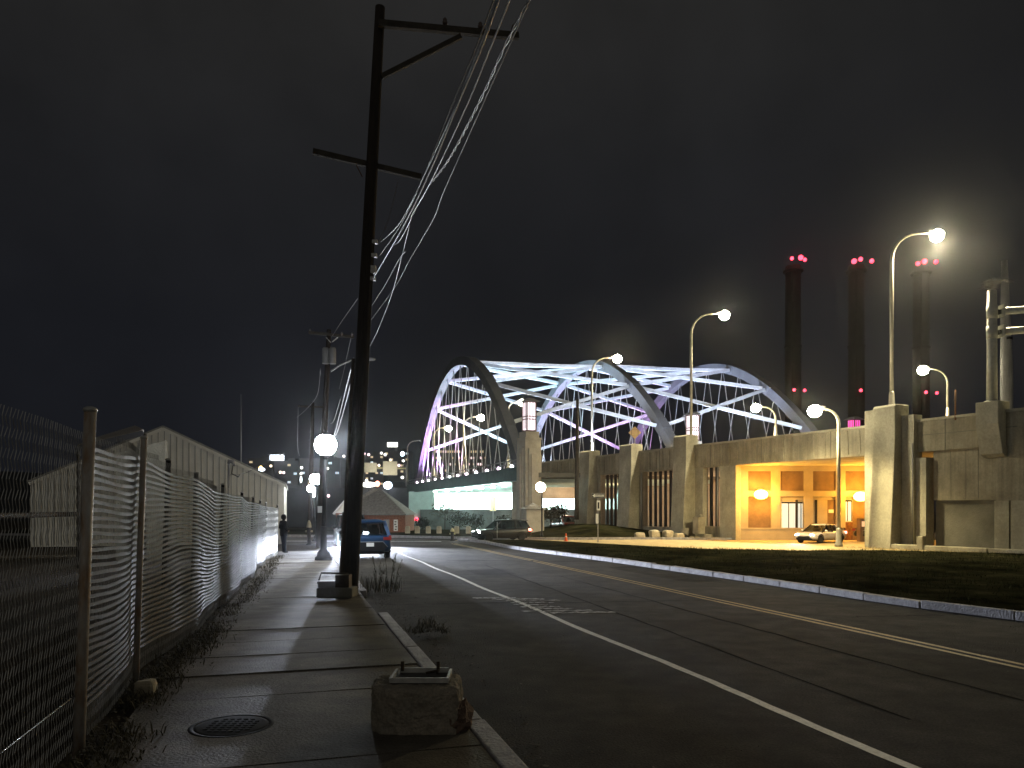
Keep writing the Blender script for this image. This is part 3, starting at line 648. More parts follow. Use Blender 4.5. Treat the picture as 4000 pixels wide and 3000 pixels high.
def thinwire(mb, pts, r):
    vs = []; n = 3; fs = []
    for i, p in enumerate(pts):
        for k in range(n):
            a = 2.1 * k; vs.append((p[0] + r * math.cos(a), p[1] + r * math.sin(a), p[2]))
    for i in range(len(pts) - 1):
        for k in range(n): fs.append((i * n + k, i * n + (k + 1) % n, (i + 1) * n + (k + 1) % n, (i + 1) * n + k))
    mb.add(vs, fs)
i = 0
while l < FLEN - .06:
    Y = farc(l); zt = fpos(Y)[1]; step = 1 if Y < 14 else 2
    zs = []; z = .16; j = 0; pts = []
    while z < zt:
        pts.append(fp(l + (dl * step * .52 if (j % 2) else -dl * step * .02), z)); z += hz * step * 1.25; j += 1
    thinwire(ms, pts, .0030 if Y < 14 else .0036)
    l += dl * step
    if i % 2: pass
    i += 1
ms.build('chain_mesh', galv, fe_)
m = MB(); z0 = .55
nrow = 34
for k in range(nrow):
    l = L0 + .05; prevp = None; vs = []; zb = .42 + k * .0655
    while l < FLEN - .1:
        Y = farc(l); p_, zt = fpos(Y); u = l - L0
        wob_ = .012 * math.sin(u * 2.1 + .25 * k) + .09 * math.sin(u * 1.0 + 2.6) * math.sin(k / nrow * 3.0) + .004 * math.sin(u * 5 + k * 1.7)
        z = zb * (zt / 2.74) + wob_
        if z > zt - .03: z = None
        if z is None: 
            if len(vs) > 4: m.add(vs, [(4 * i + j, 4 * i + (j + 1) % 4, 4 * i + 4 + (j + 1) % 4, 4 * i + 4 + j) for i in range(len(vs) // 4 - 1) for j in range(4)])
            vs = []
        else:
            q = fp(l, z); d = fp(min(FLEN, l + .1), z) - q; d.normalize(); nv = Vector((d.y, -d.x, 0)); h = .0165
            for a, b in ((-.006, -h), (.006, -h), (.006, h), (-.006, h)): vs.append(q + nv * (a - .004) + Vector((0, 0, b)))
        l += .14
    if len(vs) > 4: m.add(vs, [(4 * i + j, 4 * i + (j + 1) % 4, 4 * i + 4 + (j + 1) % 4, 4 * i + 4 + j) for i in range(len(vs) // 4 - 1) for j in range(4)])
m.build('slat_weave', slatm, fe_)
# a lower grey windscreen cloth behind the slats
wc = MB(); l = L0 + .1; vs = []; 
while l < FLEN - .1:
    Y = farc(l); zt = fpos(Y)[1]; u = l - L0
    hi = .95 + .25 * math.sin(u * .7) if u < 9 else min(2.0, .95 + (u - 9) * .10)
    for z in (.13, .5, hi):
        q = fp(l, z); q2 = fp(l + .1, z); d = (q2 - q).normalized() if (q2 - q).length > 1e-6 else Vector((0, 1, 0)); nv = Vector((d.y, -d.x, 0)); vs.append(q - nv * (.045 + .012 * math.sin(u * 7 + z)))
    l += .16
wc.add(vs, [(3 * i + j, 3 * i + 3 + j, 3 * i + 4 + j, 3 * i + 1 + j) for i in range(len(vs) // 3 - 1) for j in range(2)], True)
o = wc.build('windscreen_cloth', mat('windscreen_cloth', (.035, .034, .033), .9, var=.3, scale=3, bump=.4, bscale=60), fe_); sm_ = o.modifiers.new('solid', 'SOLIDIFY'); sm_.thickness = .004
for i, (Y, s, zt) in enumerate(FN[1:]):
    p = sY(s, Y); r_ = .045 if i == 0 else .034; hh = (2.9 if i == 0 else zt + .06); off = Vector((.05, -.03, 0)) if i < 2 else Vector((-.10, -.02, 0))
    MB().tube([p + off + Vector((0, 0, 0)), p + off + Vector((.034 * hh, 0, hh))], r_, 12).build('post', rustpipe if i < 2 else rubber, fe_)
    MB().ball(p + off + Vector((.034 * hh, 0, hh)), r_ * 1.25, 10, 6, sq=(1, 1, .55)).build('post_cap', galv, fe_)
a, b = fp(.0, 2.06), fp(L0, 2.06); MB().tube([a + Vector((-.06, 0, 0)), b + Vector((-.06, 0, 0))], .019).build('rail', conduitm, fe_)
a, b = fp(.0, .62), fp(L0, .60); MB().tube([a, b], .006).build('tension_wire', wire, fe_)
# weeds, litter and a stone along the fence
wd = MB()
def tuft(mb, c, n, h, sp, lean=.5):
    for _ in range(n):
        p = c + Vector((random.gauss(0, sp), random.gauss(0, sp), 0)); a = random.random() * 6.28; d = Vector((math.cos(a), math.sin(a), 0)); hh = h * random.uniform(.4, 1.2); w = random.uniform(.003, .007); x = Vector((-d.y, d.x, 0)) * w
        m1 = p + d * hh * lean * .4 + Vector((0, 0, hh * .6)); m2 = p + d * hh * lean + Vector((0, 0, hh * random.uniform(.5, 1)))
        mb.add([p - x, p + x, m1 + x, m1 - x, m2], [(0, 1, 2, 3), (3, 2, 4)])
Y = 4.2
while Y < 31:
    dens = 1.0 if Y < 14 else .5
    if mnoise.noise(Vector((Y * .8, 3, 0))) > -.3:
        p, _ = fpos(Y); s_w = random.uniform(.12, .42); tuft(wd, p + Vector((.96 * s_w, .28 * s_w, .14)), int(30 * dens), random.uniform(.04, .14), .11, .9)
    Y += .055 if Y < 12 else .12
for _ in range(700):          # dead leaves
    Y = 3.5 + 12 * random.random() ** 1.5; p, _ = fpos(Y); s_w = abs(random.gauss(.1, .28)); c = p + Vector((.96 * s_w, .28 * s_w, .165 + random.random() * .02)); a = random.random() * 6.28; d = Vector((math.cos(a), math.sin(a), random.uniform(-.4, .4))) * random.uniform(.015, .035); x = Vector((-d.y, d.x, random.uniform(-.01, .01))) * .5
    wd.add([c - d, c + x, c + d, c - x], [(0, 1, 2, 3)])
kind(wd.build('weeds', drygrass), 'stuff')
rk = gp(570, 2712, .15)
def rock(c, d, name, label, mt=stone, rz=0.0, seed=0, grp=None):
    m = MB().ball((0, 0, 0), 1, 14, 9); q = Matrix.Rotation(rz, 3, 'Z')
    vs = []
    for v in m.v:
        w = v.normalized(); w = Vector((math.copysign(abs(w.x) ** .55, w.x), math.copysign(abs(w.y) ** .55, w.y), math.copysign(abs(w.z) ** .55, w.z))) * .82
        w *= 1 + .22 * mnoise.noise(v * 1.3 + Vector((seed, 0, 0))); vs.append(Vector(c) + q @ Vector((w.x * d[0] / 2, w.y * d[1] / 2, w.z * d[2] / 2)) + Vector((0, 0, d[2] * .36)))
    m.v = vs; m.sm = [False] * len(m.sm); return tag(m.build(name, mt), label, 'rock', grp)
rock(rk, (.26, .22, .2), 'stone', 'rounded stone lying in weeds at the foot of the second fence post', seed=3)
# ------------------------------------------------------------------ utility boxes on the near sidewalk
ub = thing('utility_pedestal', 'low dark concrete utility base with a broken metal rim on the near sidewalk', 'utility box', gp(1610, 2860, .15))
b0 = gp(1425, 2850, .15); b1 = gp(1792, 2880, .15); Yb = 6.25; xl, xr = px(1425, 0, 6.35).x, px(1790, 0, 6.35).x; zt = HC - (2690 - H0) * 6.65 / F
m = MB(); cx, cy, w, d = (xl + xr) / 2, 6.72, xr - xl, .66
pts = []
for qx, qy, a0 in ((w / 2 - .12, d / 2 - .12, 0), (-w / 2 + .26, d / 2 - .26, 90), (-w / 2 + .26, -d / 2 + .26, 180), (w / 2 - .07, -d / 2 + .07, 270)):
    rr = .26 if a0 in (90, 180) else (.12 if a0 == 0 else .07)
    for k in range(7): a = R(a0 + 15 * k); pts.append((cx + qx + rr * math.cos(a), cy + qy + rr * math.sin(a)))
zt = .56
m.prism(pts, .1, zt); pedm = mat('pedestal_concrete', (.21, .195, .16), .88, scale=2.6, bump=.5, bscale=24, col2=(.32, .28, .22), grain=.25, spec=.2)
pb = bevel(m.build('base', pedm, ub), .06, 3); sd = pb.modifiers.new('sub', 'SUBSURF'); sd.subdivision_type = 'SIMPLE'; sd.levels = sd.render_levels = 4; tx = bpy.data.textures.new('chips', 'CLOUDS'); tx.noise_scale = .09; tx.noise_depth = 3; dm = pb.modifiers.new('chips', 'DISPLACE'); dm.texture = tx; dm.strength = .05; dm.mid_level = .6; dm.texture_coords = 'LOCAL'
fx0, fx1, fy0, fy1 = cx - w * .27, cx + w * .36, cy - .16, cy + .24
MB().box(((fx0 + fx1) / 2, (fy0 + fy1) / 2, zt + .004), (fx1 - fx0, fy1 - fy0, .012)).build('recess', black, ub)
f_ = MB(); f_.box(((fx0 + fx1) / 2, fy0, zt + .028), (fx1 - fx0, .022, .045)); f_.box((fx0, (fy0 + fy1) / 2, zt + .026), (.022, fy1 - fy0, .04)); f_.box((fx1, (fy0 + fy1) / 2, zt + .026), (.022, fy1 - fy0, .04)); f_.box(((fx0 + fx1) / 2, fy1, zt + .03), (fx1 - fx0 - .05, .02, .05)); f_.build('metal_rim', galv, ub)
for k, (xx, yy) in enumerate(((fx0 + .05, fy1), (fx1 - .12, fy1))): MB().box((xx, yy, zt + .07), (.03, .03, .09)).build('bolt', conduitm, ub)
MB().tube([(fx0 + .28, fy1 - .12, zt + .03), (fx0 + .4, fy1 - .1, zt + .05), (fx1 - .12, fy1 - .13, zt + .03)], .012).build('broken_cable', conduitm, ub)
lm = MB().ball((0, 0, 0), 1, 16, 12); lm.v = [Vector((cx + w / 2 - .02, cy - .12, .24)) + Vector((v.x * .12, v.y * .2, v.z * .16)) * (1 + .45 * mnoise.noise(v * 2.2)) for v in lm.v]; lm.sm = [False] * len(lm.sm); lm.build('broken_lump', mat('broken_pinkish', (.15, .10, .075), .9, var=.3, scale=6, bump=.7), ub)
lidm = mat('cast_iron', (.010, .0095, .009), .85, 0, var=.4, scale=12, spec=.15)
mh = thing('manhole_cover', 'round black manhole cover set in the sidewalk', 'manhole', gp(905, 2837, .15))
c = gp(905, 2837, .15); MB().lathe([(.365, -.02), (.365, .008), (.325, .010), (.322, .004)], c, 40).build('frame', lidm, mh); lid = MB().lathe([(.318, -.02), (.318, .007), (.29, .010)], c, 40)
for a in range(-4, 5):
    for b in range(-4, 5):
        if a * a + b * b < 15: lid.box((c.x + a * .062, c.y + b * .062, c.z + .0125), (.035, .035, .006), .5)
lid.build('lid', lidm, mh)
ul = thing('pole_footing', 'broken concrete footing with bent metal frame at the left of the pole base', 'footing', gp(1290, 2335, .15))
c = gp(1300, 2338, .15); bevel(MB().box((c.x + .04, c.y + .25, .27), (.80, .5, .22), -.05).build('block', conc3, ul), .03)
MB().tube([(c.x - .42, c.y + .35, .44), (c.x - .34, c.y + .35, .68), (c.x + .25, c.y + .38, .66)], .022).build('bent_frame', conduitm, ul); MB().box((c.x - .16, c.y + .2, .45), (.42, .3, .14), .3).build('plate', greym, ul); MB().box((c.x + .18, c.y + .25, .5), (.3, .3, .3)).build('junction_box', conduitm, ul)
# ------------------------------------------------------------------ utility poles and wires
def lean(p0, p1, u): return Vector(p0).lerp(Vector(p1), u)
PB = Vector((px(1368, 0, 17.4).x, 17.4, .1)); PT = px(1485, 28, 17.4)
up = thing('utility_pole', 'tall dark wooden utility pole leaning right at the kerb, rising past the frame top', 'utility pole', PB)
MB().tube([PB, lean(PB, PT, .3), lean(PB, PT, .7), PT], [.178, .165, .140, .112], 14).build('shaft', wood, up)
def arm(par, z_px, xa, xb, ya, yb, Y, w, h, nm='crossarm', dY=.9): 
    a, b = px(xa, ya, Y), px(xb, yb, Y + dY); return MB().beam(a, b, w, h).build(nm, woodgrey, par)
arm(up, 0, 1478, 2025, 92, 142, 17.2, .12, .15); arm(up, 0, 1490, 1800, 300, 142, 17.2, .09, .11, 'brace', .5)
arm(up, 0, 1222, 1645, 592, 692, 17.05, .10, .13, dY=.7); MB().tube([px(1392, 645, 17.2), px(1415, 690, 17.25)], .012).build('arm_strap', rust, up)
for x, y in ((1738, 112), (1876, 128), (2006, 138)):
    q = px(x, y - 8, 17.2 + .9 * (x - 1478) / 547); MB().lathe([(.02, -.06), (.02, .04), (.055, .05), (.06, .12), (.035, .14), (.05, .17), (.02, .21)], q, 10).build('insulator', mat('porcelain', (.10, .07, .06), .25, var=.1) if 'porcelain' not in MATS else MATS['porcelain'], up)
for y in (945, 998, 1045, 1060, 1088): 
    u = 1 - (y - 28) / (2313 - 28); q = lean(PB, PT, u); MB().box(q + Vector((.17, -.06, 0)), (.12, .10, .08)).build('cable_clamp', galv, up)
MB().tube([lean(PB, PT, u) + Vector((-.19 + .01 * math.sin(u * 60) + .03 * u, -.10, 0)) for u in [.0, .05, .1, .2, .3, .4]], .045, 8).build('conduit', conduitm, up)
MB().tube([lean(PB, PT, u) + Vector((-.25, -.02, 0)) for u in [.0, .04, .10, .14]], .03, 8).build('conduit', conduitm, up)
MB().tube([lean(PB, PT, u) + Vector((.165 - .06 * (u - .3), -.02, 0)) for u in [.33, .44, .5, .6]], .012, 6).build('ground_wire', black, up)
# weeds round the pole
pw = MB(); c = gp(1440, 2310, .05)
for _ in range(16): tuft(pw, c + Vector((random.uniform(-.25, .7), random.uniform(-.4, .9), 0)), 16, random.uniform(.2, .55), .1, .35)
tuft(pw, gp(1665, 2455, .1), 60, .26, .09, .8); tuft(pw, gp(1610, 2470, .12), 40, .14, .1, .8)
for _ in range(10): tuft(pw, gp(1690, 2462, .06) + Vector((random.uniform(-.3, .3), random.uniform(-.35, .35), 0)), 14, random.uniform(.08, .22), .05, 1.1)
for k in range(8):
    b = c + Vector((random.uniform(0, .6), random.uniform(-.2, .6), 0)); h = random.uniform(.5, 1.05); dx = random.uniform(-.1, .2); pw.tube([b, b + Vector((dx * .4, 0, h * .6)), b + Vector((dx, 0, h))], [.006, .005, .003], 4)
    for q in range(9): tuft(pw, b + Vector((dx * (.4 + .06 * q), 0, h * (.3 + .075 * q))), 3, .09, .02, .9)
kind(pw.build('weeds', leaf), 'stuff')
P2B = Vector((px(1247, 0, 39.5).x, 39.5, .1)); P2T = px(1285, 1288, 39.5)
u2 = thing('utility_pole', 'second wooden utility pole farther along the sidewalk, with transformers and a double-ended crossarm', 'utility pole', P2B)
MB().tube([P2B, lean(P2B, P2T, .5), P2T], [.19, .165, .12], 12).build('shaft', wood, u2); MB().beam(px(1206, 1299, 39.3), px(1382, 1316, 39.6), .12, .14).build('crossarm', woodgrey, u2)
MB().beam(px(1274, 1318, 39.4), px(1292, 1338, 39.4), .04, .05).build('brace', galv, u2); MB().beam(px(1320, 1318, 39.4), px(1298, 1335, 39.4), .04, .05).build('brace', galv, u2)
for x, y in ((1211, 1296), (1335, 1308), (1375, 1311)): MB().lathe([(.02, -.05), (.05, .02), (.055, .1), (.02, .16)], px(x, y, 39.35), 8).build('insulator', greym, u2)
for x in (1272, 1299): q = px(x, 1390, 39.2); MB().lathe([(.17, -.42), (.19, -.38), (.19, .36), (.12, .44)], (q.x, q.y, q.z), 12).build('transformer', greym, u2)
MB().tube([px(1295, 1448, 39.4), px(1330, 1425, 38.2), px(1378, 1405, 37), px(1440, 1400, 35.6)], [.05, .045, .04, .04], 8).build('lamp_arm', galv, u2); q = px(1448, 1403, 35.4); MB().ball(q, .24, 10, 6, sq=(1, .6, .35)).build('lamp_head', greym, u2)
MB().box(px(1252, 1990, 39.2), (.3, .02, .34)).build('notice', signw, u2)
P3B = Vector((px(1210, 0, 62).x, 62, 0)); P3T = px(1222, 1572, 62); u3 = thing('utility_pole', 'third, most distant utility pole, behind the bright white lamp', 'utility pole', P3B)
MB().tube([P3B, P3T], [.22, .13], 10).build('shaft', wood, u3); MB().beam(px(1164, 1587, 62), px(1268, 1590, 62), .12, .16).build('crossarm', woodgrey, u3)
WN = [0]
def hang(pts, r, label, mt=wire, grp='overhead wires', twist=0):
    cum = [0.0]; Q = []
    for a, b in zip(pts, pts[1:]): cum.append(cum[-1] + math.hypot(b[0] - a[0], b[1] - a[1]))
    ia, ib = 1 / pts[0][2], 1 / pts[-1][2]
    P = [px(p[0], p[1], 1 / (ia + (ib - ia) * c_ / cum[-1])) for p, c_ in zip(pts, cum)]      # a taut wire: depth runs evenly between its two ends
    for i in range(len(P) - 1):
        p0 = P[max(i - 1, 0)]; p1 = P[i]; p2 = P[i + 1]; p3 = P[min(i + 2, len(P) - 1)]
        for k in range(10):
            u = k / 10; Q.append(.5 * ((2 * p1) + (p2 - p0) * u + (2 * p0 - 5 * p1 + 4 * p2 - p3) * u * u + (3 * p1 - p0 - 3 * p2 + p3) * u ** 3))
    Q.append(P[-1]); m = MB()
    if twist:
        W = []
        for a, b in zip(Q, Q[1:]):
            n_ = max(2, int((b - a).length / .06))
            for k in range(n_): W.append(a.lerp(b, k / n_))
        for ph_ in (0, math.pi):
            m.tube([w + Vector((math.cos(i * .5 + ph_) * r * 1.1, 0, math.sin(i * .5 + ph_) * r * 1.1)) for i, w in enumerate(W)], r * .7, 5)
    else: m.tube(Q, r * .82, 6)
    return tag(m.build('overhead_wire', mt), label, 'wire', grp)
hang([(1997, -160, 6.6), (1940, 0, 8.0), (1862, 210, 9.6), (1762, 455, 12), (1655, 690, 14.2), (1562, 870, 16), (1488, 945, 17.25)], .011, 'upper left wire of the near bundle, meeting the pole at the topmost clamp')
hang([(1985, -160, 6.6), (1928, 0, 8.0), (1850, 205, 9.6), (1750, 450, 12), (1662, 670, 14.2), (1575, 862, 16), (1486, 995, 17.25)], .010, 'thin dark wire just beside the upper left wire of the near bundle', cable)
hang([(2003, -160, 6.6), (1947, 0, 8.0), (1872, 205, 9.6), (1778, 430, 12), (1692, 640, 14.2), (1608, 820, 15.6), (1535, 955, 16.6), (1468, 1070, 17.25), (1457, 1092, 17.3)], .019, 'thickest bright cable of the near bundle, running into the pole', wire)
hang([(2050, -160, 6.6), (1990, 0, 8.0), (1908, 205, 9.8), (1815, 430, 12), (1680, 715, 14.4), (1612, 835, 15.4), (1600, 868, 15.6), (1562, 938, 16.4), (1540, 955, 16.6)], .014, 'kinked bright wire joining the thickest cable short of the pole')
hang([(2160, -160, 6.6), (2068, 0, 8.0), (1968, 190, 9.8), (1872, 400, 12), (1752, 625, 14.2), (1678, 722, 15.4)], .012, 'twisted outer wire glinting in short dashes, rightmost above the road', wire, twist=1)
hang([(2130, -160, 6.6), (2050, 40, 8), (1880, 420, 11.5), (1735, 745, 15), (1690, 860, 17), (1600, 1015, 21), (1540, 1125, 25), (1448, 1252, 31)], .012, 'faint right-hand wire passing behind the pole lower down', cable)
hang([(1600, 880, 17), (1570, 1000, 20), (1530, 1150, 24), (1478, 1285, 28), (1445, 1352, 30)], .013, 'bright single wire dropping steeply to the right edge of the pole')
hang([(1585, 980, 18), (1555, 1020, 20), (1500, 1120, 25), (1445, 1205, 31)], .012, 'middle faint wire crossing between the bright single wire and the pole')
hang([(1555, 705, 17), (1520, 850, 17.4), (1480, 945, 17.5)], .008, 'short thin guy wire from the lower crossarm to the topmost clamp')
hang([(1398, 1165, 26), (1335, 1255, 34), (1300, 1310, 39.3)], .014, 'thin wire left of the pole running down to the second crossarm')
hang([(1382, 1398, 24), (1345, 1545, 30), (1312, 1680, 36), (1302, 1705, 38)], .026, 'thick glowing cable on the left of the lit pair below the second crossarm', wire)
hang([(1388, 1420, 24), (1358, 1545, 30), (1322, 1675, 36), (1308, 1705, 38)], .026, 'thick glowing cable on the right of the lit pair below the second crossarm', wire)
hang([(1330, 1555, 30), (1305, 1640, 35), (1292, 1655, 38)], .016, 'short dim cable hooked beneath the lit pair of cables', cable)
hang([(1252, 1440, 40), (1238, 1545, 45), (1195, 1600, 55), (1160, 1630, 70)], .016, 'faint drop wire left of the second pole')
hang([(1370, 1322, 39.6), (1345, 1440, 45), (1325, 1520, 50)], .014, 'faint drop wire right of the second pole')
hang([(1165, 1588, 62), (1163, 1740, 66), (1170, 1780, 68)], .02, 'left dangling wire on the third pole crossarm'); hang([(1265, 1590, 62), (1252, 1680, 64)], .02, 'right dangling wire on the third pole crossarm')
# ------------------------------------------------------------------ bright street lamps by the sidewalk
def ornl(base, head, label, r, power, arm=None):
    t = thing('post_lamp', label, 'street lamp', base, 0, 'white post lamps along the sidewalk'); h = head.z - base.z
    m = MB().lathe([(.34, 0), (.34, .10), (.26, .16), (.24, .30), (.13, .42), (.115, 1.25), (.09, 1.3)], (0, 0, 0), 12).build('base', lampblk, t, True)
    MB().tube([(0, 0, 1.2), (head.x - base.x, head.y - base.y, h - r * .9)], [.085, .06], 10).build('post', lampblk, t, True)
    MB().lathe([(.1, -r - .12), (.18, -r * .8), (.14, -r * .7)], (head.x - base.x, head.y - base.y, h), 12).build('fitter', lampblk, t, True)
    MB().ball((head.x - base.x, head.y - base.y, h), r, 18, 12).build('globe', bulbW, t, True)
    MB().lathe([(r * .55, r * .86), (r * .3, r * 1.1), (.03, r * 1.3)], (head.x - base.x, head.y - base.y, h), 12).build('finial', lampblk, t, True)
    if power: light('POINT', head + Vector((.0, -.05, r + .35)) if False else head + Vector((.25 + r, -.25 - r, 0)), power, (.88, .93, 1), r)
    return t
b = gp(1264, 2188, .15); ornl(b, px(1272, 1738, b.y), 'brightest white globe lamp on the dark post beside the blue car', .42, 950)
b = Vector((px(1240, 0, 46).x, 46, .1)); ornl(b, px(1232, 1872, 46), 'second white globe lamp, lower in the picture than the brightest one', .36, 500)
b = Vector((px(1216, 0, 58).x, 58, .1)); ornl(b, px(1216, 1908, 58), 'third white globe lamp, just under the second', .33, 300)
b = Vector((px(1226, 0, 72).x, 72, .0)); ornl(b, px(1225, 1932, 72), 'farthest small white globe lamp at the end of the sidewalk', .25, 100)
# hydrants
def hydrant(loc, label, capm, h=.85):
    t = thing('fire_hydrant', label, 'fire hydrant', loc)
    MB().lathe([(.17, 0), (.17, .05), (.11, .07), (.11, h * .68), (.13, h * .7)], (0, 0, 0), 12).build('barrel', black, t, True); MB().lathe([(.14, h * .7), (.14, h * .76), (.10, h * .9), (.04, h)], (0, 0, 0), 12).build('bonnet', capm, t, True)
    MB().tube([(-.2, 0, h * .55), (.2, 0, h * .55)], .055).build('nozzle', capm, t, True)
hydrant(Vector((px(1207, 0, 41).x, 41, .14)), 'dark hydrant with a pale cap on the sidewalk corner left of the globe lamps', stone, 1.35)
hydrant(gp(1767, 2112, .0), 'dark hydrant with tan cap across the street before the white bollards', signg, .85)
# ------------------------------------------------------------------ warehouse and shed behind the fence
wh = thing('warehouse', 'pale metal clad gabled warehouse behind the fence', 'warehouse', (-20, 43, 0))
def gw(u, z, dn=0.0):      # gable plane frame: u right of the peak along the gable
    p = Vector((-20.22 + .9594 * u, 43.0 + .2819 * u, z)); return p + Vector((.2819, -.9594, 0)) * dn
PK, EV, HWW = 6.83, 3.62, 6.72
MB().extr([gw(-HWW, 0), gw(HWW, 0), gw(HWW, EV), gw(0, PK), gw(-HWW, EV)], Vector((-.2819, .9594, 0)) * 16).build('wall', siding, wh)
rb = MB(); u = -HWW + .2
while u < HWW - .1:
    zt = PK - abs(u) / HWW * (PK - EV) - .16; a = gw(u, 0, .02); rb.hexa([gw(u - .02, .1, .0), gw(u + .02, .1, .0), gw(u + .02, .1, .025), gw(u - .02, .1, .025), gw(u - .02, zt, .0), gw(u + .02, zt, .0), gw(u + .02, zt, .025), gw(u - .02, zt, .025)]); u += .33
rb.build('siding_ribs', mat('siding_seam', (.32, .32, .29), .6, var=.1), wh)
for sg in (-1, 1):
    a0, a1 = gw(0, PK + .02, .09), gw(sg * (HWW + .12), EV - .04, .09); d = Vector((-.2819, .9594, 0)) * 16.2
    MB().hexa([a0, a1, a1 + d, a0 + d, a0 + Vector((0, 0, .1)), a1 + Vector((0, 0, .1)), a1 + d + Vector((0, 0, .1)), a0 + d + Vector((0, 0, .1))]).build('roof', mat('metal_roof', (.3, .3, .27), .55, .2) if 'metal_roof' not in MATS else MATS['metal_roof'], wh)
    MB().beam(gw(0, PK - .08, .06), gw(sg * (HWW + .05), EV - .12, .06), .05, .17).build('gable_trim', siding, wh)
sh = thing('shed', 'low dark shed with a pale lean-to roof just behind the near fence', 'shed', px(470, 1900, 24)); 
a, b, c, d_ = px(300, 1750, 25.2), px(562, 1688, 27.0), px(528, 1671, 31), px(360, 1722, 30)
MB().hexa([a, b, c, d_] + [v + Vector((0, 0, .10)) for v in (a, b, c, d_)]).build('roof', mat('shed_roof', (.36, .33, .30), .6, .1, var=.15, scale=2), sh)
MB().beam(a + Vector((0, -.06, -.04)), b + Vector((0, -.06, -.04)), .06, .2).build('fascia', dark, sh)
for p in (a, b):
    MB().tube([Vector((p.x, p.y + .1, 0)), p + Vector((0, .1, -.05))], .06).build('post', woodgrey, sh)
MB().hexa([Vector((a.x, a.y + 2.5, 0)), Vector((b.x - .3, b.y + 2.3, 0)), Vector((b.x - .3, b.y + 2.5, 0)), Vector((a.x, a.y + 2.7, 0)), Vector((a.x, a.y + 2.5, a.z)), Vector((b.x - .3, b.y + 2.3, b.z - .1)), Vector((b.x - .3, b.y + 2.5, b.z - .1)), Vector((a.x, a.y + 2.7, a.z))]).build('wall', conc3, sh)
mast = thing('service_mast', 'thin electrical service mast with weatherhead in front of the warehouse wall', 'mast', px(893, 1960, 34))
q = px(893, 1812, 34); MB().tube([Vector((q.x, q.y, 0)), q], .05).build('pipe', greym, mast); MB().tube([q, q + Vector((.02, 0, .12)), q + Vector((.2, 0, .10)), q + Vector((.28, 0, -.1))], [.06, .1, .1, .05]).build('weatherhead', greym, mast)
MB().tube([q + Vector((.2, 0, 0)), q + Vector((.15, 0, -.45)), q + Vector((.45, 0, -.6)), q + Vector((.5, 0, -.5))], .025).build('drip_loop', black, mast)
hang([(900, 1855, 34), (950, 1850, 35), (1000, 1828, 36), (1110, 1770, 40)], .02, 'black service wire rising from the weatherhead on the warehouse mast', cable)
an = tag(MB().tube([px(941, 1810, 55), px(941, 1540, 55)], [.05, .02], 6).build('antenna', greym), 'thin whip antenna standing above the warehouse roof slope', 'antenna')
# ------------------------------------------------------------------ cars
def loft(mb, secs, closed=True, smooth=True):
    n = len(secs[0]); b = [v for s in secs for v in s]; fs = []
    for i in range(len(secs) - 1):
        for k in range(n): fs.append((i * n + k, i * n + (k + 1) % n, (i + 1) * n + (k + 1) % n, (i + 1) * n + k))
    fs.append(tuple(range(n))[::-1]); fs.append(tuple((len(secs) - 1) * n + k for k in range(n)))
    return mb.add(b, fs, smooth)
def csec(x, z0, z1, hw, tum=.9):
    h = z1 - z0; return [Vector((x, y, z)) for y, z in ((-hw * .9, z0), (hw * .9, z0), (hw, z0 + h * .18), (hw, z0 + h * .55), (hw * .985, z0 + h * .8), (hw * tum, z1 - h * .04), (hw * tum * .86, z1), (-hw * tum * .86, z1), (-hw * tum, z1 - h * .04), (-hw * .985, z0 + h * .8), (-hw, z0 + h * .55), (-hw, z0 + h * .18))]
rim = mat('alloy_rim', (.4, .4, .42), .35, .8, var=.1)
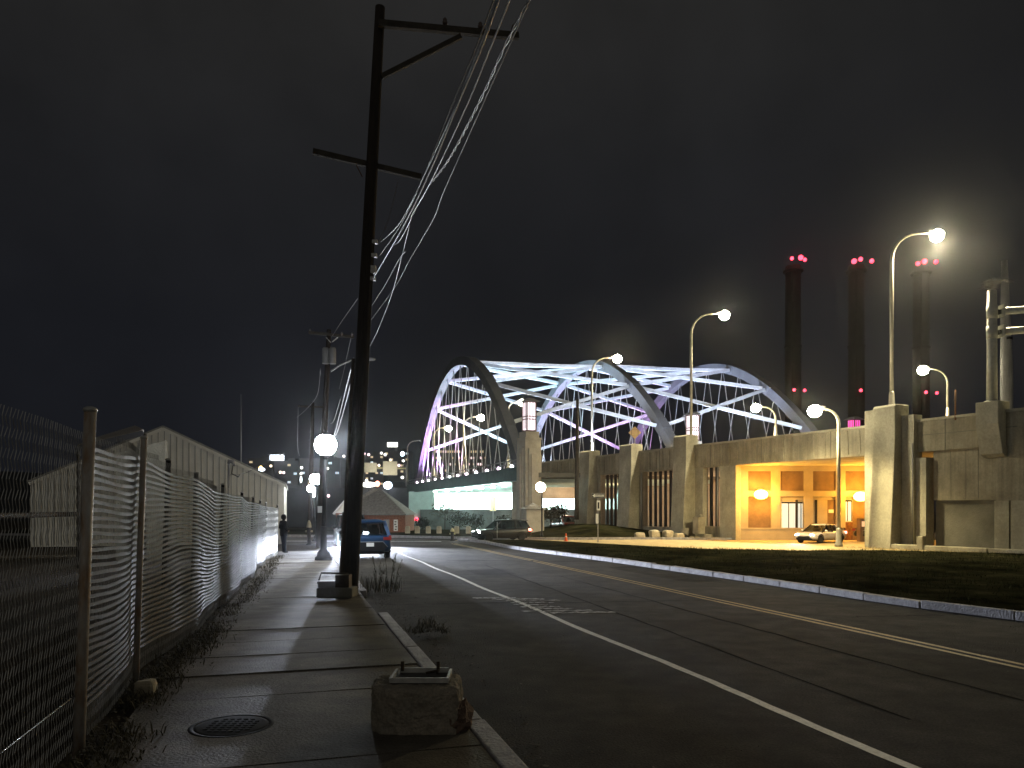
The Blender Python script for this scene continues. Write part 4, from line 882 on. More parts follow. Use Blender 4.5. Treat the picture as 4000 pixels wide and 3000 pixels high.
def car(name, label, loc, head, paint, L=4.4, Wd=1.82, Ht=1.62, style='suv', lights=False, tails=0.0, group=None):
    t = thing(name, label, 'car', loc, math.atan2(head[1], head[0]), group); w = Wd / 2; b = 1.0 if style == 'suv' else .88
    wr_ = .34 if style == 'suv' else .31; X = L / 2
    st = [(-X, .48, b - .12, w * .80), (-X * .985, .36, b - .02, w * .93), (-X * .93, .30, b + .01, w * .985), (-X * .6, .24, b + .02, w), (0, .22, b, w), (X * .42, .24, b - .03, w), (X * .72, .26, b - .07, w * .985), (X * .92, .30, b - .17, w * .93), (X * .985, .36, b - .24, w * .86), (X, .42, b - .30, w * .76)]
    loft(MB(), [csec(*s) for s in st]).build('body', paint, t, True)
    if style == 'suv': xr0, xr1, xf1, xf0 = -X * .96, -X * .80, X * .10, X * .46
    else: xr0, xr1, xf1, xf0 = -X * .74, -X * .34, X * .12, X * .50
    zb, zr = b + .0, Ht; wb, wt = w * .90, w * .70
    Q = lambda x, y, z: Vector((x, y, z))
    RT = [Q(xr1, -wt, zr - .07), Q(xr1, wt, zr - .07), Q(xf1, wt, zr - .03), Q(xf1, -wt, zr - .03)]; mid = (xr1 + xf1) / 2
    loft(MB(), [[Q(x, -wt * k, z - .05), Q(x, wt * k, z - .05), Q(x, wt * k * .98, z), Q(x, wt * k * .8, z + .035), Q(x, -wt * k * .8, z + .035), Q(x, -wt * k * .98, z)] for x, z, k in ((xr1 - .16, zr - .09, .96), (xr1 + .1, zr - .035, 1.02), (mid, zr - .01, 1.03), (xf1 - .1, zr - .035, 1.02), (xf1 + .05, zr - .07, .98))]).build('roof', paint, t, True)
    for sg in (-1, 1):
        for nm, a, c_, ww in (('pillar', Q(xr0, sg * wb, zb - .05), Q(xr1, sg * wt, zr - .06), .14), ('pillar', Q(xf0, sg * wb, zb - .05), Q(xf1, sg * wt, zr - .05), .07), ('pillar', Q(mid - .1, sg * (wb + .0), zb - .05), Q(mid - .05, sg * wt, zr - .05), .09)):
            MB().beam(a, c_, ww, .08, (1, 0, 0)).build(nm, paint if ww > .1 else dark, t, True)
        MB().quad(Q(xr0 + .1, sg * (wb - .01), zb - .02), Q(xf0 - .05, sg * (wb - .01), zb - .02), Q(xf1, sg * (wt), zr - .06), Q(xr1, sg * (wt), zr - .07)).build('side_window', glz, t, True)
        mr_ = MB(); mr_.ball((xf0 - .25, sg * (w + .10), b + .06), .12, 10, 6, sq=(.55, 1, .75)); mr_.build('mirror', paint if style != 'suv' else dark, t, True)
        for xx in (-X * .62, X * .62):
            ty = MB(); prof = [(wr_ * .62, -.1), (wr_ * .95, -.11), (wr_, -.08), (wr_, .08), (wr_ * .95, .11), (wr_ * .62, .1)]
            mm = MB().lathe(prof, (0, 0, 0), 20); 
            mm.v = [Vector((v.x + xx, v.z + sg * (w - .10), v.y + wr_)) for v in mm.v]; o = mm.build('wheel', rubber, t, True)
            m2 = MB().lathe([(wr_ * .6, -.05), (wr_ * .6, .05), (wr_ * .2, .07), (.02, .06)], (0, 0, 0), 14); m2.v = [Vector((v.x + xx, sg * (abs(v.z) * 1.0 + w - .07), v.y + wr_)) for v in m2.v]; m2.build('rim', rim, o, True)
            ar = MB(); ps = [Vector((xx + (wr_ + .06) * math.cos(R(a)), sg * (w - .02), wr_ + (wr_ + .06) * math.sin(R(a)))) for a in range(-10, 191, 20)]; ar.tube(ps, .045, 6); ar.build('wheel_arch', dark, t, True)
        # lamps
        hz_ = b - .27
        hl = MB().ball((X * .955, sg * w * .66, hz_), .16, 12, 8, sq=(.5, 1.2, .55)); hl.build('headlight', headE if lights else glzD, t, True)
        tl = MB().box((-X * .985, sg * w * .80, b - .13), (.12, .34, .12)); tl.build('tail_light', emit('tail_glow', (1, .09, .07), tails) if tails else tailD, t, True)
        MB().box((-X * .93, sg * w * .93, b - .10), (.2, .10, .2)).build('tail_light', emit('tail_glow', (1, .25, .18), tails) if tails else tailD, t, True)
    MB().quad(Q(xr0 - .0, -wb * .9, zb), Q(xr0 - .0, wb * .9, zb), Q(xr1 - .02, wt * .93, zr - .09), Q(xr1 - .02, -wt * .93, zr - .09)).build('rear_window', glz, t, True)
    MB().quad(Q(xf0, -wb * .92, zb), Q(xf0, wb * .92, zb), Q(xf1 + .02, wt * .94, zr - .06), Q(xf1 + .02, -wt * .94, zr - .06)).build('windscreen', glz, t, True)
    for y in (-.36, .36): MB().box((xf1 - .35, y, zb + .02), (.14, .46, .5)).build('seat', dark, t, True); MB().box((xf1 - .38, y, zb + .33), (.10, .24, .16)).build('headrest', dark, t, True)
    # rear bumper, plate, trim
    MB().add([Q(-X - .035, y, z) for y, z in ((-w * .62, .36), (w * .62, .36), (w * .76, .52), (w * .58, .72), (-w * .58, .72), (-w * .76, .52))] + [Q(-X * .9, y, z) for y, z in ((-w * .62, .36), (w * .62, .36), (w * .76, .52), (w * .58, .72), (-w * .58, .72), (-w * .76, .52))], [(5, 4, 3, 2, 1, 0), (6, 7, 8, 9, 10, 11)] + [(i, (i + 1) % 6, 6 + (i + 1) % 6, 6 + i) for i in range(6)]).build('rear_bumper', dark, t, True)
    MB().tube([Q(-X - .045, y, z) for y, z in ((-w * .80, .52), (-w * .60, .735), (w * .60, .735), (w * .80, .52))], .013, 6).build('bumper_trim', greym, t, True)
    MB().box((-X - .05, 0, .62), (.02, .31, .155)).build('number_plate', signw, t, True)
    MB().box((X - .02, 0, b - .42), (.1, w * 1.1, .16)).build('grille', dark, t, True)
    MB().box((X - .06, 0, .36), (.12, w * 1.4, .14)).build('front_bumper', dark, t, True)
    MB().box((-X * .93, 0, b - .035), (.06, w * 1.5, .03)).build('trim_strip', dark, t, True)
    if style == 'suv': MB().box((xr1 - .16, 0, zr - .06), (.26, wt * 1.9, .05)).build('spoiler', paint, t, True)
    MB().box((0, 0, .25), (L * .86, Wd * .82, .1)).build('underbody', dark, t, True)
    return t
glzD = mat('headlight_unlit', (.25, .25, .26), .1, .2, var=.1)
blue = mat('blue_paint', (.006, .036, .095), .32, .25, var=.08, spec=.5, coat=.5)
blackp = mat('black_paint', (.008, .008, .010), .4, 0, var=.1, spec=.3, coat=.15)
whitep = mat('white_car_paint', (.62, .58, .55), .35, 0, var=.05, coat=.4)
redp = mat('dark_red_paint', (.12, .02, .018), .35, .1, var=.1, coat=.4)
DR = Vector((-.2819, .9594))
c0 = px(1446, 2187, 31.0); c0 = Vector((c0.x, 31.0, 0)) + Vector((DR.x, DR.y, 0)) * 2.2
bc = car('parked_car', 'blue crossover parked with its back to us just past the utility pole', c0, DR, blue, 4.35, 1.80, 1.64)
c1 = Vector((px(1385, 0, 42).x, 42, 0)) + Vector((DR.x, DR.y, 0)) * 2.3
car('parked_car', 'black off-roader facing us with glaring headlights, in front of the blue crossover', c1, -DR, blackp, 4.6, 1.88, 1.80, lights=True)
for sg in (-1, 1):
    p = c1 - Vector((DR.x, DR.y, 0)) * 2.42 + Vector((DR.y, -DR.x, 0)) * sg * .62 + Vector((0, 0, .74))
    light('SPOT', p, 21000, (.76, .83, 1), .22, (-DR.x + .12, -DR.y, -.015), 112, .95, cutoff=(-.02, .035, 1.0, .02))
h = Vector((-.9, -.42)); dcar = car('moving_car', 'dark off-roader crossing the far end of the road, headlights on and red tail light', Vector((px(1958, 0, 49.6).x, 49.6, .01)), h, blackp, 4.75, 1.9, 1.74, lights=True, tails=10); dcar.scale = (.80, .80, .80)
h2 = Vector((-.80, -.60)); wcar = car('moving_car', 'white saloon emerging from under the orange lit overpass with headlights on', Vector((px(3205, 0, 46.6).x, 46.6, .01)), h2, whitep, 4.55, 1.78, 1.44, 'sedan', lights=True, tails=8); wcar.scale = (.82, .82, .80)
for (cc, hh_, Lx) in ((Vector((px(1958, 0, 49.6).x, 49.6, 0)), h, 2.1), (Vector((px(3205, 0, 46.6).x, 46.6, 0)), h2, 2.05)):
    d3 = Vector((hh_.x, hh_.y, 0)).normalized(); light('SPOT', cc + d3 * Lx + Vector((0, 0, .65)), 350, (.9, .92, 1), .1, d3 + Vector((0, 0, -.12)), 100, .6, cutoff=(-.01, .04, 1.0, .03))
car('parked_car', 'small dark red car parked beyond the grass under the first bay of the overpass', Vector((px(2205, 0, 71).x, 71, .0)), Vector((-.3, .95)), redp, 4.3, 1.76, 1.5, 'sedan')
car('parked_car', 'dark car mostly hidden behind the nearest overpass pier', Vector((px(3478, 0, 48.4).x, 48.4, .0)), Vector((.9, .2)), blackp, 4.3, 1.78, 1.45, 'sedan')
# ------------------------------------------------------------------ the person by the fence end
pe = thing('person', 'person in a black jacket and dark jeans standing at the end of the fence', 'person', gp(1108, 2160, .15))
def skinmesh(name, verts, edges, radii, mt, par, root=0, sub=2):
    me = bpy.data.meshes.new(name); me.from_pydata([Vector(v) for v in verts], edges, []); me.materials.append(mt)
    o = bpy.data.objects.new(name, me); COL.objects.link(o); o.parent = par
    s = o.modifiers.new('skin', 'SKIN'); s.use_smooth_shade = True
    if not me.skin_vertices: 
        try: me.attributes.new
        except Exception: pass
    return o, me
bpy.context.view_layer.update()
def limb(mb, pts, rr, n=10): return mb.tube(pts, rr, n)
def person():
    # one continuous lofted body: rings from feet through hips to shoulders, drawn as a joined surface by remeshing
    m = MB()
    limb(m, [(-.10, 0, .06), (-.10, .01, .45), (-.09, 0, .85)], [.055, .065, .095]); limb(m, [(.11, -.06, .06), (.11, -.04, .45), (.09, 0, .85)], [.055, .065, .095])
    for x, y in ((-.10, -.05), (.11, -.11)): m.ball((x, y, .05), .1, 10, 6, sq=(.5, 1.25, .5))
    limb(m, [(0, 0, .76), (0, 0, .9), (0, 0, 1.08), (0, .01, 1.25), (0, .02, 1.38), (0, .01, 1.44)], [.155, .165, .16, .185, .15, .07], 14)
    m.ball((-.17, .02, 1.36), .085); m.ball((.17, .02, 1.36), .085); limb(m, [(0, .01, 1.40), (0, -.01, 1.52)], [.06, .055])
    limb(m, [(-.19, .02, 1.37), (-.25, .05, 1.12), (-.16, -.12, .98)], [.072, .058, .042]); limb(m, [(.19, .02, 1.37), (.25, .05, 1.12), (.15, -.12, 1.0)], [.072, .058, .042])
    m.ball((0, -.02, 1.58), .105, 14, 10, sq=(.82, 1, 1.16))
    return m
o = person().build('body', cloth, pe, True); rm = o.modifiers.new('remesh', 'REMESH'); rm.mode = 'VOXEL'; rm.voxel_size = .018; rm.use_smooth_shade = True; sm2 = o.modifiers.new('smooth', 'SMOOTH'); sm2.iterations = 6
MB().ball((0, .0, 1.60), .122, 14, 10, sq=(.84, 1.02, 1.1)).build('hood', cloth, pe, True)
fc = MB().ball((0, -.055, 1.575), .09, 12, 8, sq=(.78, .8, 1.1)); fc.add([(-.014, -.125, 1.555), (.014, -.125, 1.555), (0, -.15, 1.56), (0, -.125, 1.60)], [(0, 1, 2), (1, 3, 2), (3, 0, 2)]); fc.build('face', skin, pe, True)
jl = MB(); limb(jl, [(-.10, 0, .08), (-.10, .01, .45), (-.09, 0, .86)], [.062, .072, .106]); limb(jl, [(.11, -.06, .08), (.11, -.04, .45), (.09, 0, .86)], [.062, .072, .106]); jl.build('jeans', jeans, pe, True)
for sg in (-1, 1):
    hm = MB(); b = Vector((sg * .13, -.15, .975)); hm.ball(b, .045, 10, 6, sq=(.8, 1, .6))
    for k in range(4): hm.tube([b + Vector((-sg * .02, -.02 + .016 * k - .01, .01)), b + Vector((-sg * .055, -.03 + .016 * k - .01, .005)), b + Vector((-sg * (.075 + .004 * (k % 2)), -.02 + .016 * k - .01, -.02))], [.010, .009, .007], 6)
    hm.tube([b + Vector((0, -.03, .01)), b + Vector((-sg * .03, -.055, .025))], [.011, .008], 6); hm.build('hand', skin, pe, True)
pe.rotation_euler = (0, 0, 2.4)
# ------------------------------------------------------------------ brick house
bh = thing('brick_house', 'small brick building with grey hipped roof behind the blue car', 'house', px(1455, 2082, 65))
xl, xr = px(1322, 0, 65).x, px(1583, 0, 65).x; ze = HC - (2008 - H0) * 65 / F; ap = px(1486, 1908, 68)
MB().hexa([Vector(p) for p in ((xl, 65, -.2), (xr, 65, -.2), (xr, 71, -.2), (xl, 71, -.2), (xl, 65, ze), (xr, 65, ze), (xr, 71, ze), (xl, 71, ze))]).build('wall', brick, bh)
MB().add([(xl - .3, 64.6, ze), (xr + .12, 64.6, ze), (xr + .12, 71.4, ze), (xl - .3, 71.4, ze), (ap.x - .6, 67.6, ap.z), (ap.x, 68, ap.z), (xl - .3, 64.6, ze - .1), (xr + .12, 64.6, ze - .1), (xr + .12, 71.4, ze - .1), (xl - .3, 71.4, ze - .1)], [(0, 1, 5, 4), (1, 2, 5), (2, 3, 4, 5), (3, 0, 4), (6, 7, 1, 0), (7, 8, 2, 1), (8, 9, 3, 2), (9, 6, 0, 3), (9, 8, 7, 6)]).build('roof', roofm, bh)
q = px(1510, 2045, 64.97); MB().box((q.x, 64.96, .55), (.5, .08, 1.3)).build('door', greym, bh)
q = px(1546, 2052, 64.97); MB().box((q.x, 64.95, q.z), (.36, .06, 1.0)).build('notice_board', signw, bh)
for k in range(4): MB().box((q.x + .05 * math.sin(k * 2), 64.91, q.z - .35 + .22 * k), (.16, .02, .09), 0).build('board_figure', dark, bh)
a, b, c = px(1306, 2006, 63.5), px(1352, 2004, 63.5), px(1352, 1958, 63.5)
MB().extr([px(1308, 2004, 63.6), px(1400, 2004, 63.6), px(1352, 1952, 63.6)], Vector((0, 2.5, 0))).build('gable', siding, bh)
for a, b in (((1302, 2008), (1352, 1950)), ((1352, 1950), (1402, 2008))): MB().beam(px(*a, 63.5), px(*b, 63.5), .2, .14).build('gable_trim', white, bh)
MB().hexa([Vector((p[0], p[1], z)) for z in (-.2, px(0, 2004, 63.6).z) for p in ((px(1312, 0, 63.6).x, 63.7), (px(1395, 0, 63.6).x, 63.7), (px(1395, 0, 63.6).x, 66), (px(1312, 0, 63.6).x, 66))]).build('wing_wall', brick, bh)
# bollards
for i, x in enumerate((1592, 1630, 1673, 1715, 1784, 1829)):
    b = gp(x, 2084, .09); hgt = (2084 - (2055)) * b.y / F
    t = thing('bollard', ['leftmost pale stone bollard by the corner of the brick house', 'second pale stone bollard, before the pier pedestal', 'third pale stone bollard from the brick house', 'fourth pale stone bollard, left of the tan-capped hydrant', 'fifth pale stone bollard, just right of the tan-capped hydrant', 'pale stone bollard nearest the dark crossing car'][i], 'bollard', b, 0, 'pale stone bollards across the street')
    bevel(MB().add([(-.2, -.15, 0), (.2, -.15, 0), (.2, .15, 0), (-.2, .15, 0), (-.19, -.14, hgt * .85), (.19, -.14, hgt * .85), (.19, .14, hgt * .85), (-.19, .14, hgt * .85), (-.12, -.1, hgt), (.12, -.1, hgt), (.12, .1, hgt), (-.12, .1, hgt)], [(3, 2, 1, 0), (0, 1, 5, 4), (1, 2, 6, 5), (2, 3, 7, 6), (3, 0, 4, 7), (4, 5, 9, 8), (5, 6, 10, 9), (6, 7, 11, 10), (7, 4, 8, 11), (8, 9, 10, 11)]).build('shaft', stone, t, True), .02)
# boulders on the verge
for i, (x, y, w, hh, lab) in enumerate(((2500, 2098, 52, 24, 'leftmost boulder on the verge below the barred openings'), (2556, 2096, 48, 32, 'tall blocky boulder second from the left on the verge'), (2610, 2098, 48, 32, 'boulder just left of the long flat one on the verge'), (2648, 2102, 62, 26, 'long flat pale boulder in the middle of the verge row'), (2682, 2086, 46, 30, 'squared stone block beside the stone pillar'), (2712, 2104, 56, 14, 'low flat slab of rock below the stone pillar'), (2764, 2103, 32, 22, 'small boulder just right of the stone pillar'), (2849, 2102, 32, 16, 'smallest boulder, against the corner of the orange wall'))):
    Yb = 51.6 if i != 4 else 53; c = px(x, y, Yb); c.z = HC - (y - H0) * Yb / F; rock((c.x, Yb, max(.05, c.z) - .08), (w / F * Yb, .8, hh / F * Yb * 1.25), 'boulder', lab, stone, .2 * i, i * 3.1, 'boulders on the verge before the overpass')
sp_ = thing('stone_pillar', 'short squared stone pillar with a small rock on top', 'pillar', px(2730, 2084, 52)); c = px(2730, 2084, 52); bevel(MB().box((c.x, 52, c.z + .57), (.62, .6, 1.2), .5).build('shaft', stone, sp_), .03); MB().ball((c.x + .12, 52, c.z + 1.24), .13, 8, 6).build('cap_stone', stone, sp_)
# cone
cn = thing('traffic_cone', 'orange traffic cone on the grass tip beside the side street', 'cone', gp(2211, 2113, .05)); MB().lathe([(.14, .04), (.10, .3), (.05, .66), (.03, .7)], n=14).build('cone', conem, cn, True); MB().box((0, 0, .02), (.4, .4, .05)).build('base', conem, cn, True); MB().lathe([(.096, .34), (.068, .52)], n=14).build('reflective_band', signw, cn, True); cn.scale = (.72, .72, .72)
# one way sign
def text(s, loc, size, mt, par, rot, ext=.004):
    cu = bpy.data.curves.new('lettering', 'FONT'); cu.body = s; cu.size = size; cu.align_x = 'CENTER'; cu.align_y = 'CENTER'; cu.extrude = ext
    o = bpy.data.objects.new('lettering', cu); dg = bpy.context.evaluated_depsgraph_get(); COL.objects.link(o); bpy.context.view_layer.update()
    me = bpy.data.meshes.new_from_object(o.evaluated_get(bpy.context.evaluated_depsgraph_get())); bpy.data.objects.remove(o)
    me.materials.clear(); me.materials.append(mt); o = bpy.data.objects.new('lettering', me); COL.objects.link(o); o.parent = par; o.location = loc; o.rotation_euler = rot; return o
b = gp(2336, 2116, .05); ow = thing('street_sign', 'one way sign with white left arrow on a post, a narrow sign hung below it', 'sign', b)
zc = (2116 - 1936) * b.y / F; sw_ = 148 / F * b.y / 3.16 * 1.0
MB().beam((0, .03, -.1), (0, .03, zc + .12), .07, .05).build('post', greym, ow, True)
W2, H2 = .40, .155
bd_ = MB().box((0, -.005, zc), (W2 * 2, .02, H2 * 2)).build('sign_panel', black, ow, True)
ar = [(-.36, 0), (-.20, .115), (-.20, .065), (.36, .065), (.36, -.065), (-.20, -.065), (-.20, -.115)]
MB().extr([(x, -.017, zc + z) for x, z in ar], (0, -.006, 0)).build('arrow', signw, bd_, True); text('ONE WAY', (.07, -.026, zc), .115, black, bd_, (R(90), 0, 0), .002)
bo = MB()
for zz in (-.142, .142): bo.box((0, -.018, zc + zz), (.78, .006, .012))
for xx in (-.385, .385): bo.box((xx, -.018, zc), (.012, .006, .29))
bo.build('border', signw, bd_, True)
MB().box((.03, -.01, zc - .62), (.22, .02, .62)).build('lower_sign', signw, ow, True); MB().box((.03, -.022, zc - .62), (.10, .006, .4)).build('sign_mark', dark, ow, True); MB().box((-.06, -.01, zc - 1.45), (.16, .02, .62)).build('small_sign', signw, ow, True)
# diamond work sign on the deck
q = px(2480, 1690, 62); dsn = thing('diamond_sign', 'tan diamond warning sign above the parapet before the right foot of the middle arch', 'sign', (q.x, q.y, 5.8))
MB().tube([(0, .05, 0), (0, .05, q.z - 5.8 + .2)], .05).build('post', greym, dsn, True); zz = q.z - 5.8; MB().extr([(-.53, 0, zz), (0, 0, zz - .53), (.53, 0, zz), (0, 0, zz + .53)], (0, .03, 0)).build('panel', signy, dsn, True)
fr = MB()
for a, b in (((-.27, .27), (.27, .27)), ((.27, .27), (.27, -.27)), ((.27, -.27), (-.27, -.27)), ((-.27, -.27), (-.27, .27))): fr.beam((a[0], -.012, zz + a[1]), (b[0], -.012, zz + b[1]), .03, .01)
fr.build('mark', brown, dsn, True)
tp = tag(MB().tube([px(2252, 2030, 62), px(2256, 1560, 62)], [.2, .12], 10).build('utility_pole', woodgrey), 'bare timber pole rising in front of the parapet left of the middle arch foot', 'utility pole')
tp = tag(MB().tube([gp(1942, 2114, .02), gp(1942, 2114, .02) + Vector((0, 0, 1.25))], .025, 6).build('marker_post', greym), 'thin pale marker post before the dark crossing car', 'post')
# ------------------------------------------------------------------ gantry, mast, chimneys
tg = wl(-6.55, .15, 7.14); ga = thing('sign_gantry', 'thick steel sign gantry post with two horizontal arms on the wall bracket', 'gantry', tg); hh = 5.25
MB().tube([(0, 0, 0), (-.0, 0, hh)], [.24, .20], 16).build('post', galv3 if 'galv3' in globals() else mat('gantry_steel', (.46, .46, .40), .55, .3, var=.18, scale=4, bump=.2), ga, True)
MB().lathe([(.33, 0), (.33, .06)], n=16).build('base_plate', MATS['gantry_steel'], ga, True); MB().ball((0, 0, hh), .2, 12, 6, sq=(1, 1, .4)).build('cap', MATS['gantry_steel'], ga, True)
for zz in (4.25, 3.3):
    MB().tube([(.45, -.05, zz + .04), (6.5, -2.0, zz)], [.17, .17], 14).build('arm', MATS['gantry_steel'], ga, True); MB().lathe([(.24, -.30), (.24, .30)], (0, 0, zz), 16).build('collar', MATS['gantry_steel'], ga, True)
    MB().box((.40, -.05, zz + .04), (.09, .5, .55)).build('flange', MATS['gantry_steel'], ga, True); MB().beam((.15, 0, zz), (.42, -.05, zz), .2, .2).build('stub', dark, ga, True)
ne = MB(); ctr = tg + Vector((-.05, 0, hh + .22))
for _ in range(150):
    a = random.random() * 6.28; r_ = random.uniform(.05, .42); z = random.uniform(-.1, .28); p = ctr + Vector((math.cos(a) * r_, math.sin(a) * r_, z)); d = Vector((random.uniform(-1, 1), random.uniform(-1, 1), random.uniform(-.25, .35))) * random.uniform(.15, .42); ne.tube([p - d * .5, p + d * .5], .008, 3, False)
for _ in range(30): p = ctr + Vector((random.uniform(.1, .9), random.uniform(-.2, .2), random.uniform(.2, .32))); ne.tube([p, p + Vector((random.uniform(.1, .35), 0, random.uniform(-.08, .06)))], .007, 3, False)
tag(ne.build('bird_nest', woodgrey), 'ragged twig nest on top of the gantry post', 'nest')
q = px(3932, 1610, 58); gm = thing('steel_mast', 'grey tapering steel mast behind the wall at the right edge', 'mast', (q.x, 58, 0)); MB().tube([(0, 0, 0), (0, 0, 13.5), (-.18, 0, px(3912, 1018, 58).z)], [.50, .43, .22], 12).build('shaft', greym, gm, True); MB().lathe([(.41, 15.3), (.41, 15.5)], n=12).build('band', dark, gm, True)
for i, (xc, yt, lab, rs) in enumerate(((3098, 1020, 'leftmost of three tall chimneys with red beacons', ((-22, 1025), (12, 1022), (28, 1030), (-10, 1529), (30, 1531))), (3345, 1020, 'middle of three tall chimneys with red beacons', ((-30, 1036), (-5, 1028), (38, 1035), (0, 1531))), (3598, 1028, 'rightmost of three tall chimneys with red beacons', ((-38, 1045), (-12, 1037), (32, 1038), (-2, 1538), (40, 1541))))):
    Y = 250; c = px(xc, 0, Y); ht = px(0, yt + 20, Y).z; t = thing('chimney', lab, 'chimney', (c.x, Y, -1.6), 0, 'power station chimneys'); ht += 1.6
    MB().tube([(0, 0, 0), (0, 0, ht)], [2.75, 2.45], 24).build('shaft', chim, t, True); MB().lathe([(3.0, ht - 2.2), (3.3, ht - 1.9), (3.3, ht - 1.5), (2.6, ht - 1.4)], n=24).build('platform', chim, t, True)
    for z in (ht * .36, ht * .68): MB().lathe([(2.78, z), (2.82, z + .1), (2.82, z + .5), (2.7, z + .6)], n=24).build('band', chimb, t, True)
    MB().beam((-1.2, -2.65, 2), (-1.2, -2.3, ht - 2), .5, .15).build('ladder', chimb, t, True)
    for dx, y in rs:
        z = px(0, y, Y).z + 1.6; MB().ball((dx / F * Y, -4.0 if z > ht - 8 else -3.3, z), (.85, .6, .7)[hash(str(dx)) % 3 if 0 else abs(dx) % 3] if z > ht - 8 else .5, 10, 6).build('beacon', redE, t, True)
    if i < 3: light('POINT', (c.x, Y - 6, ht - 1.0), 9, (1, .05, .12), .5)
# low concrete barrier along the right wall and the stone post
lb = thing('low_barrier', 'low concrete barrier along the foot of the right-hand wall', 'barrier', wl(-5, .8, 0))
for a, b in ((-1.9, -3.55), (-3.75, -6.9), (-6.93, -9.7)): bevel(MB().wbox(a, b, .85, 1.15, 0, .30).build('segment', conc, lb), .05)
lp = wl(-3.65, 1.05, 0); o = MB().box((lp.x, lp.y, .38), (.32, .34, .76), .5).build('barrier_post', conc); bevel(o, .05); tag(o, 'short stone post standing at the gap in the low barrier', 'post')
lp = wl(-9.3, 1.0, 0); o = MB().box((lp.x, lp.y, .38), (.34, .34, .9), .5).build('barrier_post', conc); bevel(o, .05); tag(o, 'short stone post at the frame edge end of the low barrier', 'post')
lv = MB()
for _ in range(900):
    t = random.uniform(-9.5, 0); c = wl(t, random.uniform(1.3, 2.8), random.uniform(.06, .12)); a = random.random() * 6.28; d = Vector((math.cos(a), math.sin(a), random.uniform(-.3, .3))) * random.uniform(.03, .07); x = Vector((-d.y, d.x, .01)) * .6; lv.add([c - d, c + x, c + d, c - x], [(0, 1, 2, 3)])
kind(lv.build('fallen_leaves', mat('fallen_leaf', (.34, .25, .10), .8, var=.4, scale=8)), 'stuff')
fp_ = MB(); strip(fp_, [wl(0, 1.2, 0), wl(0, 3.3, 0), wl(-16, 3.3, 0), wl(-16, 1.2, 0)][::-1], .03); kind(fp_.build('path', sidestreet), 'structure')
# ------------------------------------------------------------------ night haze that gives the lamps their halos
ham = bpy.data.materials.new('haze_air'); ham.use_nodes = True; t_ = ham.node_tree; t_.nodes.clear()
o_ = nn_(t_, 'ShaderNodeOutputMaterial'); v_ = nn_(t_, 'ShaderNodeVolumePrincipled', Density=HAZE, Anisotropy=.94); v_.inputs['Color'].default_value = (.9, .92, .95, 1); t_.links.new(v_.outputs[0], o_.inputs['Volume'])
hzo = MB().box((0, 198, 60), (680, 490, 128)).build('haze', ham); kind(hzo, 'stuff')
# ------------------------------------------------------------------ far city on the hill
hl = MB(); vs = []; nxh = 40
for j, (Y, zz) in enumerate(((230, -1.6), (300, 9), (380, 20), (430, 22))):
    for i in range(nxh): x = -300 + 12 * i; vs.append((x, Y, (zz + (6 * mnoise.noise(Vector((x * .012, Y * .01, 0))) if j else 0)) * (1 if x < 30 else max(.15, 1 - (x - 30) / 60))))
hl.add(vs, [(j * nxh + i, j * nxh + i + 1, (j + 1) * nxh + i + 1, (j + 1) * nxh + i) for j in range(3) for i in range(nxh - 1)], True); kind(hl.build('hill', hillm), 'structure')
def cbuild(x0, x1, y0, y1, Y, label, nw, wm=(winglow, wincool), rows=3, dens=.35, seed=1, roof=True):
    rnd = random.Random(seed); a, b = px(x0, y1, Y), px(x1, y0, Y); t = thing('city_building', label, 'building', ((a.x + b.x) / 2, Y, a.z), 0, 'dark city buildings on the hill'); W = b.x - a.x; Hh = b.z - a.z
    MB().box((0, 6, Hh / 2 - 3), (W, 12, Hh + 6)).build('wall', cityw, t, True); MB().box((W * .15, 5, Hh + .6), (W * .3, 5, 1.3)).build('roof_plant', cityw, t, True)
    for i in range(nw):
        for j in range(rows):
            if rnd.random() < dens:
                ww = W / nw; MB().box((-W / 2 + (i + .5) * ww, -.05, (j + .5) * Hh / rows), (min(ww * .5, 1.5), .12, min(Hh / rows * .35, .9))).build('window', rnd.choice(wm), t, True)
    return t
cbuild(968, 1068, 1790, 1880, 330, 'dark block at the left end of the skyline above the warehouse roof', 4, rows=3, dens=.4, seed=2)
cbuild(1070, 1165, 1800, 1900, 320, 'dark block just left of the bright globe lamps', 4, rows=3, dens=.5, seed=5)
cbuild(1170, 1330, 1790, 1905, 310, 'wide dark block behind the bright globe lamps', 6, rows=3, dens=.2, seed=4)
cbuild(1405, 1500, 1775, 1900, 320, 'dark block just right of the utility pole', 5, rows=6, dens=.35, seed=6)
cbuild(1500, 1600, 1760, 1900, 340, 'dark block left of the left arch foot', 5, rows=6, dens=.42, seed=8)
cbuild(1700, 1900, 1752, 1850, 300, 'long dark block seen through the left arch with a row of lit windows', 22, rows=4, dens=.34, seed=9, wm=(winglow, emit('window_pink', (1, .7, .75), 2)))
